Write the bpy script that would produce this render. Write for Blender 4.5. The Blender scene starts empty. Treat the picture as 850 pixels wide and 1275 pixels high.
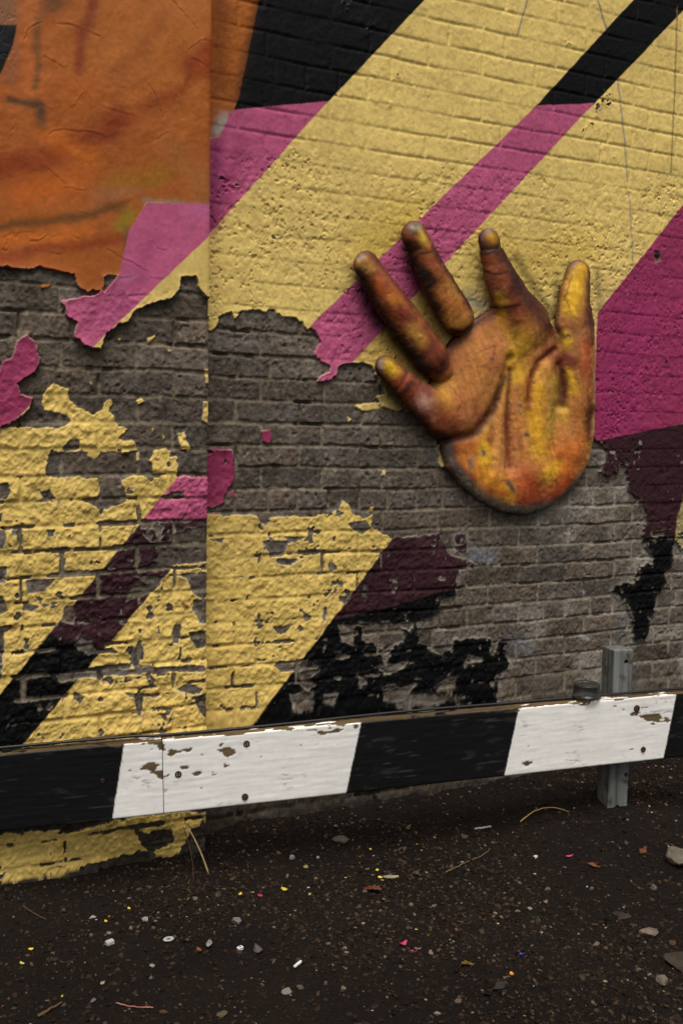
import bpy, bmesh, math, random
import numpy as np
from mathutils import Vector, Matrix

random.seed(7)
RS = np.random.RandomState(11)

# ------------------------------------------------------------------ camera, world, sun, exposure
YAW, PITCH, ROLL = 0.44745, 0.08396, 0.01654
CAM = np.array([0.0, 0.0, 1.27])
FPX, CX, CY = 1275 * 35 / 36, 425.0, 637.5
r0 = np.array([math.cos(YAW), -math.sin(YAW), 0.0])
FW = np.array([math.sin(YAW) * math.cos(PITCH), math.cos(YAW) * math.cos(PITCH), -math.sin(PITCH)])
u0 = np.cross(r0, FW)
RT = math.cos(ROLL) * r0 + math.sin(ROLL) * u0
UP = -math.sin(ROLL) * r0 + math.cos(ROLL) * u0

scene = bpy.context.scene
COL = scene.collection
cd = bpy.data.cameras.new('camera')
cd.sensor_fit = 'VERTICAL'; cd.sensor_height = 36; cd.lens = 35; cd.clip_end = 500; cd.clip_start = 0.05
cam = bpy.data.objects.new('camera', cd); COL.objects.link(cam)
cam.matrix_world = Matrix(((RT[0], UP[0], -FW[0], CAM[0]), (RT[1], UP[1], -FW[1], CAM[1]),
                           (RT[2], UP[2], -FW[2], CAM[2]), (0, 0, 0, 1)))
scene.camera = cam

SUN_EL, SUN_AZ = math.radians(66), math.radians(203)      # azimuth measured from +Y, clockwise
w = bpy.data.worlds.new('World'); scene.world = w; w.use_nodes = True
nt = w.node_tree; nt.nodes.clear()
sky = nt.nodes.new('ShaderNodeTexSky'); sky.sky_type = 'NISHITA'; sky.sun_disc = False
sky.sun_elevation = SUN_EL; sky.sun_rotation = SUN_AZ; sky.air_density = 1.0; sky.dust_density = 4.0
hs = nt.nodes.new('ShaderNodeHueSaturation'); hs.inputs['Saturation'].default_value = 0.08
bg = nt.nodes.new('ShaderNodeBackground'); bg.inputs['Strength'].default_value = 0.055
wo = nt.nodes.new('ShaderNodeOutputWorld')
nt.links.new(sky.outputs[0], hs.inputs['Color']); nt.links.new(hs.outputs[0], bg.inputs[0]); nt.links.new(bg.outputs[0], wo.inputs[0])
sl = bpy.data.lights.new('sun', 'SUN'); sl.energy = 1.5; sl.angle = math.radians(40); sl.color = (1.0, 0.96, 0.9)
so = bpy.data.objects.new('sun', sl); COL.objects.link(so)
sd = Vector((math.sin(SUN_AZ) * math.cos(SUN_EL), math.cos(SUN_AZ) * math.cos(SUN_EL), math.sin(SUN_EL)))
so.rotation_euler = sd.to_track_quat('Z', 'Y').to_euler(); so.location = (-2, -4, 8)
vs = scene.view_settings
vs.view_transform = 'Standard'; vs.look = 'None'; vs.gamma = 1.0; vs.use_curve_mapping = False; vs.exposure = 1.02

# ------------------------------------------------------------------ numeric helpers
YW = 2.85            # face of the main wall
YP = YW - 0.085      # face of the pilaster
def ray(x, y):
    x = np.asarray(x, float); y = np.asarray(y, float)
    return FW + ((x - CX) / FPX)[..., None] * RT - ((y - CY) / FPX)[..., None] * UP
def on_wall(x, y, Y):
    d = ray(x, y); t = (Y - CAM[1]) / d[..., 1]
    return CAM + d * t[..., None]
def on_ground(x, y, z=0.0):
    d = ray(x, y); t = (z - CAM[2]) / d[..., 2]
    return CAM + d * t[..., None]
def proj(P):
    Q = P - CAM; z = Q @ FW
    return CX + FPX * (Q @ RT) / z, CY - FPX * (Q @ UP) / z
def lin(c):
    c = np.array(c, float) / 255.0
    return np.where(c <= 0.04045, c / 12.92, ((c + 0.055) / 1.055) ** 2.4)
def ss(a, b, x):
    t = np.clip((x - a) / (b - a), 0, 1); return t * t * (3 - 2 * t)
TAB = RS.rand(256, 256)
def vnoise(x, y, seed=0):
    x = x + seed * 17.31; y = y + seed * 9.77
    xi = np.floor(x).astype(np.int64); yi = np.floor(y).astype(np.int64)
    fx = x - xi; fy = y - yi; fx = fx * fx * (3 - 2 * fx); fy = fy * fy * (3 - 2 * fy)
    x0 = xi & 255; x1 = (xi + 1) & 255; y0 = yi & 255; y1 = (yi + 1) & 255
    a = TAB[x0, y0]; b = TAB[x1, y0]; c = TAB[x0, y1]; d = TAB[x1, y1]
    return (a + (b - a) * fx) * (1 - fy) + (c + (d - c) * fx) * fy
def fbm(x, y, s, octv=4, seed=0, gain=0.5):
    """value fractal noise, about -1..1, s = size of the largest feature"""
    o = np.zeros_like(x); a = 1.0; t = 0.0; f = 1.0 / s
    for k in range(octv):
        o += a * (vnoise(x * f, y * f, seed + k * 3.1) * 2 - 1); t += a; a *= gain; f *= 2.03
    return o / t * 1.6
def sdf(px, py, poly, pad=40.0):
    """signed distance to a polygon, positive inside, in the same units; far outside = -pad"""
    poly = np.array(poly, float)
    out = np.full(px.shape, -pad)
    m = (px > poly[:, 0].min() - pad) & (px < poly[:, 0].max() + pad) & (py > poly[:, 1].min() - pad) & (py < poly[:, 1].max() + pad)
    if not m.any(): return out
    x = px[m]; y = py[m]
    d2 = np.full(x.shape, 1e12); ins = np.zeros(x.shape, bool)
    n = len(poly)
    for i in range(n):
        ax, ay = poly[i]; bx, by = poly[(i + 1) % n]
        ex, ey = bx - ax, by - ay; L = ex * ex + ey * ey
        if L == 0: continue
        t = np.clip(((x - ax) * ex + (y - ay) * ey) / L, 0, 1)
        d2 = np.minimum(d2, (x - ax - t * ex) ** 2 + (y - ay - t * ey) ** 2)
        if ey != 0:
            c = ((ay > y) != (by > y)) & (x < (y - ay) / ey * ex + ax)
            ins ^= c
    d = np.sqrt(d2)
    out[m] = np.where(ins, d, -d)
    return out
def pdist(px, py, path, lim=1e9):
    """distance to a polyline"""
    path = np.array(path, float)
    if len(path) == 1: return np.hypot(px - path[0, 0], py - path[0, 1])
    d2 = np.full(px.shape, 1e12)
    for (ax, ay), (bx, by) in zip(path[:-1], path[1:]):
        ex, ey = bx - ax, by - ay; L = ex * ex + ey * ey + 1e-9
        t = np.clip(((px - ax) * ex + (py - ay) * ey) / L, 0, 1)
        d2 = np.minimum(d2, (px - ax - t * ex) ** 2 + (py - ay - t * ey) ** 2)
    return np.sqrt(d2)
def strokes(col, px, py, lst, nx=0, ny=0, pw=2):
    """blend soft brush strokes (path, width, colour, strength) over col; px units"""
    for path, wd, c, a in lst:
        p = np.array(path, float)
        m = (px > p[:, 0].min() - 3 * wd) & (px < p[:, 0].max() + 3 * wd) & (py > p[:, 1].min() - 3 * wd) & (py < p[:, 1].max() + 3 * wd)
        if not m.any(): continue
        nxm = nx[m] if isinstance(nx, np.ndarray) else nx
        nym = ny[m] if isinstance(ny, np.ndarray) else ny
        d = pdist(px[m] + nxm, py[m] + nym, p)
        k = (a * np.exp(-np.abs(d / wd) ** pw))[:, None]
        col[m] = col[m] * (1 - k) + lin(c) * k
    return col

# ------------------------------------------------------------------ scene helpers
def tag(o, label=None, cat=None, group=None, kind=None):
    if label: o['label'] = label
    if cat: o['category'] = cat
    if group: o['group'] = group
    if kind: o['kind'] = kind
    return o
def empty(name, loc):
    o = bpy.data.objects.new(name, None); COL.objects.link(o); o.location = loc; o.empty_display_size = 0.1
    return o
def link(name, me, mat, parent=None, origin=None, ploc=(0, 0, 0)):
    """link mesh (already relative to origin) under parent (an Empty or object located at ploc)"""
    o = bpy.data.objects.new(name, me); COL.objects.link(o)
    if mat is not None: me.materials.append(mat)
    if origin is None: origin = (0, 0, 0)
    if parent is not None:
        o.parent = parent; o.location = Vector(origin) - Vector(ploc)
    else:
        o.location = origin
    return o
def mesh_np(name, V, F4, col=None, nrm=None, smooth=True, F3=None):
    """fast mesh from numpy arrays: quads F4 (n,4), tris F3, colour per vertex (n,4), custom vertex normals"""
    me = bpy.data.meshes.new(name)
    nv = len(V); F4 = np.zeros((0, 4), int) if F4 is None else np.asarray(F4); F3 = np.zeros((0, 3), int) if F3 is None else np.asarray(F3)
    li = np.concatenate([F4.reshape(-1), F3.reshape(-1)]).astype(np.int32)
    n4, n3 = len(F4), len(F3)
    starts = np.concatenate([np.arange(n4) * 4, n4 * 4 + np.arange(n3) * 3]).astype(np.int32)
    me.vertices.add(nv); me.vertices.foreach_set('co', np.ascontiguousarray(V, dtype=np.float32).reshape(-1))
    me.loops.add(len(li)); me.loops.foreach_set('vertex_index', li)
    me.polygons.add(n4 + n3); me.polygons.foreach_set('loop_start', starts)
    me.update(calc_edges=True)
    me.polygons.foreach_set('use_smooth', np.full(n4 + n3, smooth, dtype=bool))
    if col is not None:
        at = me.color_attributes.new('Col', 'FLOAT_COLOR', 'POINT')
        c = np.ones((nv, 4), np.float32); c[:, :col.shape[1]] = col
        at.data.foreach_set('color', c.reshape(-1))
    if nrm is not None:
        me.normals_split_custom_set_from_vertices(nrm.astype(np.float32).tolist())
    me.update()
    return me
def box_bm(bm, c, s, rot=None, bevel=0.0, seg=2):
    r = bmesh.ops.create_cube(bm, size=1.0)
    vs_ = r['verts']
    for v in vs_:
        v.co = Vector((v.co.x * s[0], v.co.y * s[1], v.co.z * s[2]))
    if bevel:
        es = list({e for v in vs_ for e in v.link_edges})
        rr = bmesh.ops.bevel(bm, geom=es, offset=bevel, segments=seg, affect='EDGES', profile=0.6)
        vs_ = list({v for f in rr['faces'] for v in f.verts} | {v for v in vs_ if v.is_valid})
    M = (rot.to_4x4() if rot else Matrix.Identity(4)); M.translation = Vector(c)
    for v in vs_: v.co = M @ v.co
    return vs_
def tube(path, rad, n=8, name='tube', cap=True):
    """tube along points, radius per point or constant"""
    P = [Vector(p) for p in path]; bm = bmesh.new(); rings = []
    up = Vector((0.13, 0.21, 0.97)).normalized()
    for i, p in enumerate(P):
        t = (P[min(i + 1, len(P) - 1)] - P[max(i - 1, 0)]).normalized()
        a = t.cross(up); a = a.normalized() if a.length > 1e-6 else Vector((1, 0, 0)); b = t.cross(a)
        r = rad[i] if hasattr(rad, '__len__') else rad
        rings.append([bm.verts.new(p + (a * math.cos(2 * math.pi * k / n) + b * math.sin(2 * math.pi * k / n)) * r) for k in range(n)])
    for A, B in zip(rings[:-1], rings[1:]):
        for k in range(n): bm.faces.new((A[k], A[(k + 1) % n], B[(k + 1) % n], B[k]))
    if cap: bm.faces.new(rings[0][::-1]); bm.faces.new(rings[-1])
    bmesh.ops.recalc_face_normals(bm, faces=bm.faces)
    me = bpy.data.meshes.new(name); bm.to_mesh(me); bm.free()
    for p in me.polygons: p.use_smooth = True
    return me
def from_bm(bm, name, smooth=False):
    me = bpy.data.meshes.new(name); bm.to_mesh(me); bm.free()
    for p in me.polygons: p.use_smooth = smooth
    return me

# ------------------------------------------------------------------ materials
def new_mat(name):
    m = bpy.data.materials.new(name); m.use_nodes = True
    return m, m.node_tree, m.node_tree.nodes['Principled BSDF']
def surf_mat(name, rough_lo, rough_hi, var=0.25, vscale=60, bump=0.25, bscale=500, bdist=0.002, spec=0.4, fine=900):
    """colour from the mesh's own colour attribute; its alpha = how much paint film lies there (glossier)"""
    m, t, b = new_mat(name); N = t.nodes; L = t.links
    at = N.new('ShaderNodeVertexColor'); at.layer_name = 'Col'
    tc = N.new('ShaderNodeNewGeometry')
    n1 = N.new('ShaderNodeTexNoise'); n1.inputs['Scale'].default_value = vscale; n1.inputs['Detail'].default_value = 6; n1.inputs['Roughness'].default_value = 0.65
    n2 = N.new('ShaderNodeTexNoise'); n2.inputs['Scale'].default_value = fine; n2.inputs['Detail'].default_value = 3
    L.new(tc.outputs['Position'], n1.inputs['Vector']); L.new(tc.outputs['Position'], n2.inputs['Vector'])
    mr = N.new('ShaderNodeMapRange'); mr.inputs[1].default_value = 0.25; mr.inputs[2].default_value = 0.75
    mr.inputs[3].default_value = 1 - var; mr.inputs[4].default_value = 1 + var
    L.new(n1.outputs['Fac'], mr.inputs[0])
    mr2 = N.new('ShaderNodeMapRange'); mr2.inputs[1].default_value = 0.3; mr2.inputs[2].default_value = 0.7
    mr2.inputs[3].default_value = 1 - var * 0.7; mr2.inputs[4].default_value = 1 + var * 0.7
    L.new(n2.outputs['Fac'], mr2.inputs[0])
    mu = N.new('ShaderNodeMath'); mu.operation = 'MULTIPLY'; L.new(mr.outputs[0], mu.inputs[0]); L.new(mr2.outputs[0], mu.inputs[1])
    # paint film varies less than bare masonry
    ad = N.new('ShaderNodeMix'); ad.data_type = 'FLOAT'; ad.inputs[3].default_value = 1.0
    af = N.new('ShaderNodeMath'); af.operation = 'MULTIPLY'; af.inputs[1].default_value = 0.62
    L.new(at.outputs['Alpha'], af.inputs[0]); L.new(af.outputs[0], ad.inputs[0]); L.new(mu.outputs[0], ad.inputs[2])
    vm = N.new('ShaderNodeVectorMath'); vm.operation = 'SCALE'
    L.new(at.outputs['Color'], vm.inputs[0]); L.new(ad.outputs[0], vm.inputs['Scale'])
    L.new(vm.outputs[0], b.inputs['Base Color'])
    rr = N.new('ShaderNodeMapRange'); rr.inputs[3].default_value = rough_hi; rr.inputs[4].default_value = rough_lo
    L.new(at.outputs['Alpha'], rr.inputs[0])
    r2 = N.new('ShaderNodeMath'); r2.operation = 'MULTIPLY_ADD'; r2.inputs[1].default_value = 0.25; L.new(n1.outputs['Fac'], r2.inputs[0])
    r3 = N.new('ShaderNodeMath'); r3.operation = 'SUBTRACT'; r3.inputs[1].default_value = 0.125
    L.new(rr.outputs[0], r3.inputs[0]); L.new(r3.outputs[0], r2.inputs[2]); L.new(r2.outputs[0], b.inputs['Roughness'])
    b.inputs['Specular IOR Level'].default_value = spec
    n3 = N.new('ShaderNodeTexNoise'); n3.inputs['Scale'].default_value = bscale; n3.inputs['Detail'].default_value = 5; n3.inputs['Roughness'].default_value = 0.7
    L.new(tc.outputs['Position'], n3.inputs['Vector'])
    bs = N.new('ShaderNodeMapRange'); bs.inputs[3].default_value = bump * 1.6; bs.inputs[4].default_value = bump * 0.4
    L.new(at.outputs['Alpha'], bs.inputs[0])
    bp = N.new('ShaderNodeBump'); bp.inputs['Distance'].default_value = bdist
    L.new(bs.outputs[0], bp.inputs['Strength']); L.new(n3.outputs['Fac'], bp.inputs['Height']); L.new(bp.outputs[0], b.inputs['Normal'])
    return m
M_WALL = surf_mat('painted_brick', 0.62, 0.95, var=0.36, bump=0.75, bscale=300, bdist=0.004, spec=0.10)
M_SHEET = surf_mat('paint_skin', 0.55, 0.85, var=0.16, bump=0.3, bscale=200, bdist=0.002, spec=0.2)
M_HAND = surf_mat('painted_cement', 0.52, 0.9, var=0.26, bump=1.0, bscale=170, bdist=0.004, vscale=45, spec=0.22)
M_RAIL = surf_mat('painted_timber', 0.5, 0.85, var=0.16, bump=0.3, bscale=300, bdist=0.0015, spec=0.2)
M_BIT = surf_mat('loose_bits', 0.6, 0.85, var=0.3, bump=0.5, bscale=300, bdist=0.002, vscale=120)
def plain(name, rgb, rough=0.6, metal=0.0, var=0.25, scale=80, bump=0.2, trans=0.0, spec=0.4):
    m, t, b = new_mat(name); N = t.nodes; L = t.links
    g = N.new('ShaderNodeNewGeometry'); n = N.new('ShaderNodeTexNoise'); n.inputs['Scale'].default_value = scale; n.inputs['Detail'].default_value = 6
    L.new(g.outputs['Position'], n.inputs['Vector'])
    cr = N.new('ShaderNodeValToRGB'); c = lin(rgb)
    cr.color_ramp.elements[0].position = 0.3; cr.color_ramp.elements[1].position = 0.7
    cr.color_ramp.elements[0].color = (*(c * (1 - var)), 1); cr.color_ramp.elements[1].color = (*(c * (1 + var)), 1)
    L.new(n.outputs['Fac'], cr.inputs[0]); L.new(cr.outputs[0], b.inputs['Base Color'])
    b.inputs['Roughness'].default_value = rough; b.inputs['Metallic'].default_value = metal
    b.inputs['Specular IOR Level'].default_value = spec
    if trans: b.inputs['Transmission Weight'].default_value = trans
    bp = N.new('ShaderNodeBump'); bp.inputs['Strength'].default_value = bump; bp.inputs['Distance'].default_value = 0.002
    L.new(n.outputs['Fac'], bp.inputs['Height']); L.new(bp.outputs[0], b.inputs['Normal'])
    return m

# ------------------------------------------------------------------ mural: where paint still clings, and its colours (photo pixels)
YEL, YEL2 = (216, 187, 110), (208, 177, 98)
ORA, PNK, MAG, MAR, BLK = (168, 90, 33), (178, 84, 118), (142, 50, 84), (52, 29, 34), (8, 8, 9)
t5 = lambda L: [(310 + x / 2.576, 720 + y / 2.576) for x, y in L]
t6 = lambda L: [(x / 2.576, 880 + y / 2.576) for x, y in L]
COVER_MAIN = [
 # the large upper coat: (polygon, thickness m, edge raggedness px)
 ([(150,-150),(1150,-150),(1150,600),(865,645),(860,672),(846,685),(838,668),(836,705),(826,712),(829,725),(815,745),(810,770),(800,797),
   (788,797),(784,770),(776,745),(762,735),(765,728),(787,725),(791,705),(808,699),(808,690),(800,680),(800,660),(803,640),(800,627),
   (790,618),(780,610),(779,590),(778,580),(772,580),(768,590),(755,592),(742,588),(750,575),(752,560),(745,552),(736,545),(700,520),
   (600,540),(560,560),(549,585),(545,575),(541,560),(548,548),(535,537),(528,531),(505,508),(495,512),(478,507),(470,505),(468,495),
   (478,490),(470,475),(465,462),(460,455),(455,452),(437,453),(420,456),(418,468),(408,473),(393,476),(398,468),(410,462),(408,455),
   (388,443),(398,425),(386,407),(381,410),(377,403),(368,397),(350,395),(340,388),(333,384),(328,389),(322,387),(300,388),(297,391),
   (292,396),(288,389),(275,392),(270,405),(262,413),(258,410),(258,395),(150,395)], 0.006, 1.6),
 ([(150,640),(255,641),(270,638),(278,643),(290,641),(318,641),(326,650),(330,655),(337,644),(352,643),(390,644),(408,640),(421,636),
   (426,622),(434,628),(438,640),(452,646),(462,641),(463,655),(475,665),(488,670),(520,667),(545,665),(552,678),(560,692),(590,701),
   (590,706),(570,707),(567,716),(566,732),(566,740),(552,745),(546,760),(538,771),(505,776),(425,777),(400,800),(380,940),(150,940)], 0.003, 1.6),
 (t5([(150,265),(255,150),(290,146),(292,190),(335,215),(335,150),(357,150),(362,195),(400,212),(430,228),(436,272),(447,240),(500,195),
   (490,160),(515,165),(530,142),(545,165),(545,205),(585,225),(600,240),(645,236),(655,195),(775,190),(780,240),(800,200),(825,205),
   (820,240),(832,262),(830,290),(788,315),(800,345),(786,375),(800,405),(800,520),(0,560)]), 0.002, 2.2),
 ([(256,560),(290,559),(290,578),(293,590),(288,603),(281,612),(278,625),(270,631),(262,634),(250,628),(250,560)], 0.006, 1.2),
 ([(326,537),(335,535),(340,545),(335,554),(327,550)], 0.004, 1.2),
 ([(566,667),(580,664),(582,685),(568,687)], 0.002, 1.5),
 ([(459,631),(464,631),(465,637),(460,637)], 0.003, 0.8), ([(475,586),(480,585),(479,592),(475,592)], 0.003, 0.6),
 ([(285,612),(291,611),(291,618),(286,618)], 0.003, 0.8), ([(432,519),(436,522),(433,527)], 0.003, 0.6),
 ([(500,508),(520,506),(528,511),(505,513)], 0.003, 0.8), ([(440,505),(470,500),(476,507),(452,513)], 0.003, 1.0),
 ([(715,848),(728,846),(730,852),(716,854)], 0.0015, 1.5),
]
HOLE_MAIN = [
 [(327,674),(358,674),(355,688),(335,690)], [(340,696),(370,697),(362,703),(345,702)], [(407,703),(413,698),(418,708),(410,711)],
 [(430,652),(455,648),(463,658),(450,666),(440,660)], [(352,669),(378,669),(370,674)], [(262,672),(278,671),(276,676)],
 t5([(130,370),(205,365),(208,425),(140,428)]), t5([(240,370),(292,362),(270,402),(240,398)]),
 t5([(430,350),(530,340),(505,375),(590,378),(665,382),(600,405),(475,398),(430,392)]),
 t5([(285,150),(328,155),(312,190),(332,215),(300,205)]), t5([(415,288),(510,262),(475,300),(430,303)]),
 t5([(165,300),(228,295),(190,318),(215,340),(190,362),(165,340)]), t5([(350,310),(370,330),(355,352)]),
 t5([(640,320),(665,322),(660,350),(600,350)]), t5([(700,250),(740,262),(690,272)]), t5([(470,405),(530,400),(520,430),(480,415)]),
 t5([(75,280),(100,268),(160,275),(215,285),(150,298),(105,300)]), t5([(75,155),(140,148),(120,178),(90,180)]),
 t5([(560,410),(590,420),(575,440),(545,440)]), t5([(240,90),(250,95),(245,140),(235,135)]),
 [(806,688),(811,692),(809,702),(805,700)], [(787,717),(795,718),(792,724)], [(808,663),(824,661),(826,667),(812,667)],
 [(770,578),(776,578),(778,592),(768,592)], [(812,313),(820,313),(821,326),(814,327)],
]
COVER_PIL = [
 ([(-250,-150),(330,-150),(330,376),(264,362),(260,371),(252,366),(246,356),(243,345),(224,346),(223,362),(213,372),(198,375),(180,381),
   (165,389),(160,402),(146,405),(137,412),(132,415),(125,437),(113,434),(104,430),(91,420),(95,402),(82,393),(77,375),(105,369),(122,367),
   (126,361),(108,365),(100,359),(95,355),(92,343),(75,340),(62,336),(50,333),(35,336),(22,335),(0,333),(-250,328)], 0.012, 1.5),
 ([(20,425),(33,416),(44,425),(48,440),(52,447),(42,465),(30,472),(22,478),(25,490),(41,495),(37,507),(22,521),(15,527),(0,533),(-60,560),
   (-60,470),(0,462),(5,450),(15,445)], 0.008, 1.3),
 ([(-250,540),(0,533),(28,532),(75,533),(90,525),(83,516),(68,513),(56,510),(53,500),(54,492),(63,480),(66,477),(75,481),(85,484),(88,498),
   (92,503),(100,508),(115,515),(127,510),(130,502),(137,498),(140,502),(137,512),(143,522),(147,531),(163,533),(155,540),(148,545),
   (155,550),(165,547),(170,553),(173,562),(160,563),(127,563),(122,570),(112,570),(108,563),(97,563),(65,562),(60,568),(57,590),(60,593),
   (80,595),(100,593),(122,597),(125,607),(124,616),(115,620),(100,622),(120,630),(126,640),(130,633),(145,630),(158,625),(155,610),
   (150,597),(165,592),(190,592),(188,580),(186,572),(193,560),(205,560),(218,563),(222,580),(220,593),(240,593),(330,595),(330,975),(-250,990)], 0.003, 1.5),
 (t6([(-300,415),(0,410),(60,405),(150,400),(230,405),(350,370),(440,345),(560,340),(700,335),(700,365),(648,372),(610,400),(590,445),
   (540,490),(500,480),(490,465),(510,445),(560,440),(545,395),(450,400),(440,430),(470,460),(380,480),(310,495),(260,510),(200,540),
   (160,555),(100,550),(40,565),(5,560),(-300,590)]), 0.003, 2.5),
 ([(183,422),(193,418),(190,424),(184,430)], 0.003, 0.8), ([(146,422),(150,423),(148,427)], 0.003, 0.6),
 ([(170,499),(176,495),(180,500),(172,504)], 0.003, 0.8), ([(221,540),(230,538),(231,545),(238,560),(226,562),(223,553)], 0.003, 1.0),
 ([(202,541),(206,544),(203,549)], 0.003, 0.6), ([(189,533),(192,535),(190,538)], 0.003, 0.6),
 ([(112,476),(116,478),(113,481)], 0.003, 0.6), ([(209,436),(213,437),(210,440)], 0.003, 0.6),
 ([(170,563),(174,563),(174,580),(171,580)], 0.003, 0.6), ([(50,356),(64,354),(62,358),(52,359)], 0.004, 0.8),
 ([(253,500),(262,500),(262,530),(252,524)], 0.004, 0.8), ([(254,460),(262,460),(262,478),(256,478)], 0.004, 0.8),
]
HOLE_PIL = [
 [(128,345),(146,344),(140,352),(129,362)], [(79,556),(90,547),(98,548),(100,560),(80,562)], [(-20,600),(10,602),(13,612),(8,622),(-20,625)], [(50,612),(62,610),(70,622),(55,623)],
 [(-20,638),(3,640),(2,650),(-20,652)], [(15,660),(27,660),(27,668),(15,667)], [(-20,662),(8,660),(7,672),(3,683),(-20,683)],
 [(203,619),(212,613),(228,613),(230,621),(205,623)], [(207,682),(215,668),(235,658),(262,655),(262,700),(215,704),(195,712),(172,712),(170,707),(196,700)],
 [(165,716),(200,717),(255,712),(262,717),(262,745),(250,746),(240,738),(232,718),(206,716),(200,724),(190,738),(155,751),(160,735),(165,730),(186,728)],
 [(240,746),(262,746),(262,777),(249,775),(240,757)], [(33,722),(70,721),(55,738),(35,739)], [(217,778),(225,778),(222,802),(215,800)],
 [(235,788),(255,784),(262,800),(256,806),(245,808),(238,798)], [(80,755),(93,752),(90,775),(78,773)], [(58,660),(68,660),(66,668),(60,668)],
 [(92,803),(100,792),(110,796),(120,810),(140,806),(145,812),(110,815)], [(70,840),(85,838),(140,832),(180,835),(175,840),(120,842),(75,847)],
 [(167,806),(174,806),(173,838),(168,836)], [(172,828),(190,830),(253,829),(255,835),(190,838),(175,836)], [(213,838),(219,838),(218,858),(213,857)],
 [(218,858),(235,851),(252,858),(248,864),(225,862)], [(155,862),(200,864),(222,862),(190,868),(160,868)], [(168,868),(180,866),(175,895),(170,890)],
 [(240,868),(262,862),(262,900),(250,888)], [(-20,705),(8,706),(6,725),(-20,730)], [(-20,740),(5,742),(10,760),(-20,775)], [(-20,785),(6,780),(6,800),(2,850),(-20,860)],
 [(30,752),(48,755),(42,762),(28,760)], [(30,795),(36,795),(35,808),(31,808)], [(92,862),(105,868),(100,876),(92,870)],
]
def colour_main(px, py, X, Z):
    n = px.shape[0]; col = np.empty((n, 3))
    mix = ss(560, 640, py)[:, None]
    col[:] = lin(YEL) * (1 - mix) + lin(YEL2) * mix
    r = fbm(X, Z, 0.03, 3, 5) * 0.5
    # warm spray around the finger tips
    strokes(col, px, py, [([(470,310),(500,280)], 40, (198, 165, 62), .6), ([(600,300),(650,330),(720,310)], 30, (196, 160, 60), .45), ([(540,380),(470,440)], 35, (190,150,60), .5)])
    def crisp(poly, c, soft=0.7, jag=1.0):
        k = ss(-soft, soft, sdf(px, py, poly) + r * jag)[:, None]
        col[:] = col * (1 - k) + lin(c) * k
    crisp([(150,-150),(375,-150),(335,0),(300,138),(272,172),(150,172)], (160, 90, 36), 1, 1)
    strokes(col, px, py, [([(276,-60),(272,110)], 12, (120, 62, 24), .6), ([(278,148),(270,165)], 8, (165, 158, 150), .9)])  # pilaster's shade painted in as darker orange at its corner; grey spray patch below
    crisp([(372,-150),(672,-150),(528,0),(405,130),(289,140),(297,120),(322,0)], BLK, 0.8, 0.8)
    # soft spray edge of the black on its left
    k = (ss(14, -4, pdist(px, py, [(372,-150),(322,0),(296,122)])) * (py < 134) * 0.75)[:, None]
    col[:] = col * (1 - k) + lin((30, 22, 16)) * k
    crisp([(288,137),(407,127),(266,285),(150,400),(150,180),(272,172)], PNK, 0.7, 0.8)
    strokes(col, px, py, [([(268,180),(262,280)], 12, (128, 48, 88), .7), ([(300,180),(275,250)], 10, (140, 55, 95), .5)])
    crisp([(925,-150),(1004,-150),(850,12),(736,132),(664,134),(787,0)], BLK, 0.7, 0.8)
    crisp([(666,132),(738,129),(437,452),(425,500),(360,500),(386,405)], PNK, 0.7, 0.8)
    crisp([(850,253),(742,390),(735,560),(850,527),(1150,467),(1150,-90)], MAG, 0.7, 0.8)
    strokes(col, px, py, [([(800,400),(760,520)], 50, (150, 48, 96), .5)])
    crisp([(600,575),(742,549),(850,527),(1150,467),(1150,560),(850,615),(842,650),(838,670),(800,674),(600,700)], MAR, 0.8, 1)
    crisp([(850,612),(1150,540),(1150,800),(830,760),(838,668),(843,640)], (150, 135, 92), 1.5, 2)
    crisp([(700,673),(838,667),(841,690),(842,850),(700,850)], BLK, 1.0, 2)
    # lower block: maroon and black
    crisp([(416,768),(318,897),(285,941),(720,980),(720,690),(566,726),(480,748)], BLK, 1.0, 1.5)
    crisp([(488,670),(412,773),(480,757),(566,732),(640,712),(660,640),(500,640)], MAR, 0.8, 1.2)
    strokes(col, px, py, [([(512,668),(556,700)], 12, (66, 40, 44), .5)])
    for poly in ([(245,555),(300,550),(300,640),(245,640)], [(320,530),(345,530),(345,560),(320,560)]):
        crisp(poly, MAG, 0.7, 0)
    # overspray round the sculpted hand
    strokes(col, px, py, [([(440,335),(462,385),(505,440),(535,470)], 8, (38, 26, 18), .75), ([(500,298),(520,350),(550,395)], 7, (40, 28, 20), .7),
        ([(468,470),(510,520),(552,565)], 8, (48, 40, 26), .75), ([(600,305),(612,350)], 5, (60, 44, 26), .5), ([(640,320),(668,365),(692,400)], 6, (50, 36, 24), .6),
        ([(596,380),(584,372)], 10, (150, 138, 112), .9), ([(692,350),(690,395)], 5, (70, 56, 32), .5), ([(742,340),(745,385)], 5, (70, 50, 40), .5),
        ([(655,0),(642,45)], 1.1, (105, 95, 110), .8), ([(742,0),(753,37)], 1.2, (95, 88, 105), .8), ([(767,100),(776,180),(779,225)], 1.1, (115, 108, 118), .7),
        ([(781,240),(785,300),(786,330)], 1.1, (120, 112, 120), .6), ([(841,10),(838,110),(833,215)], 1.0, (120, 100, 60), .8)])
    return col
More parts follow.
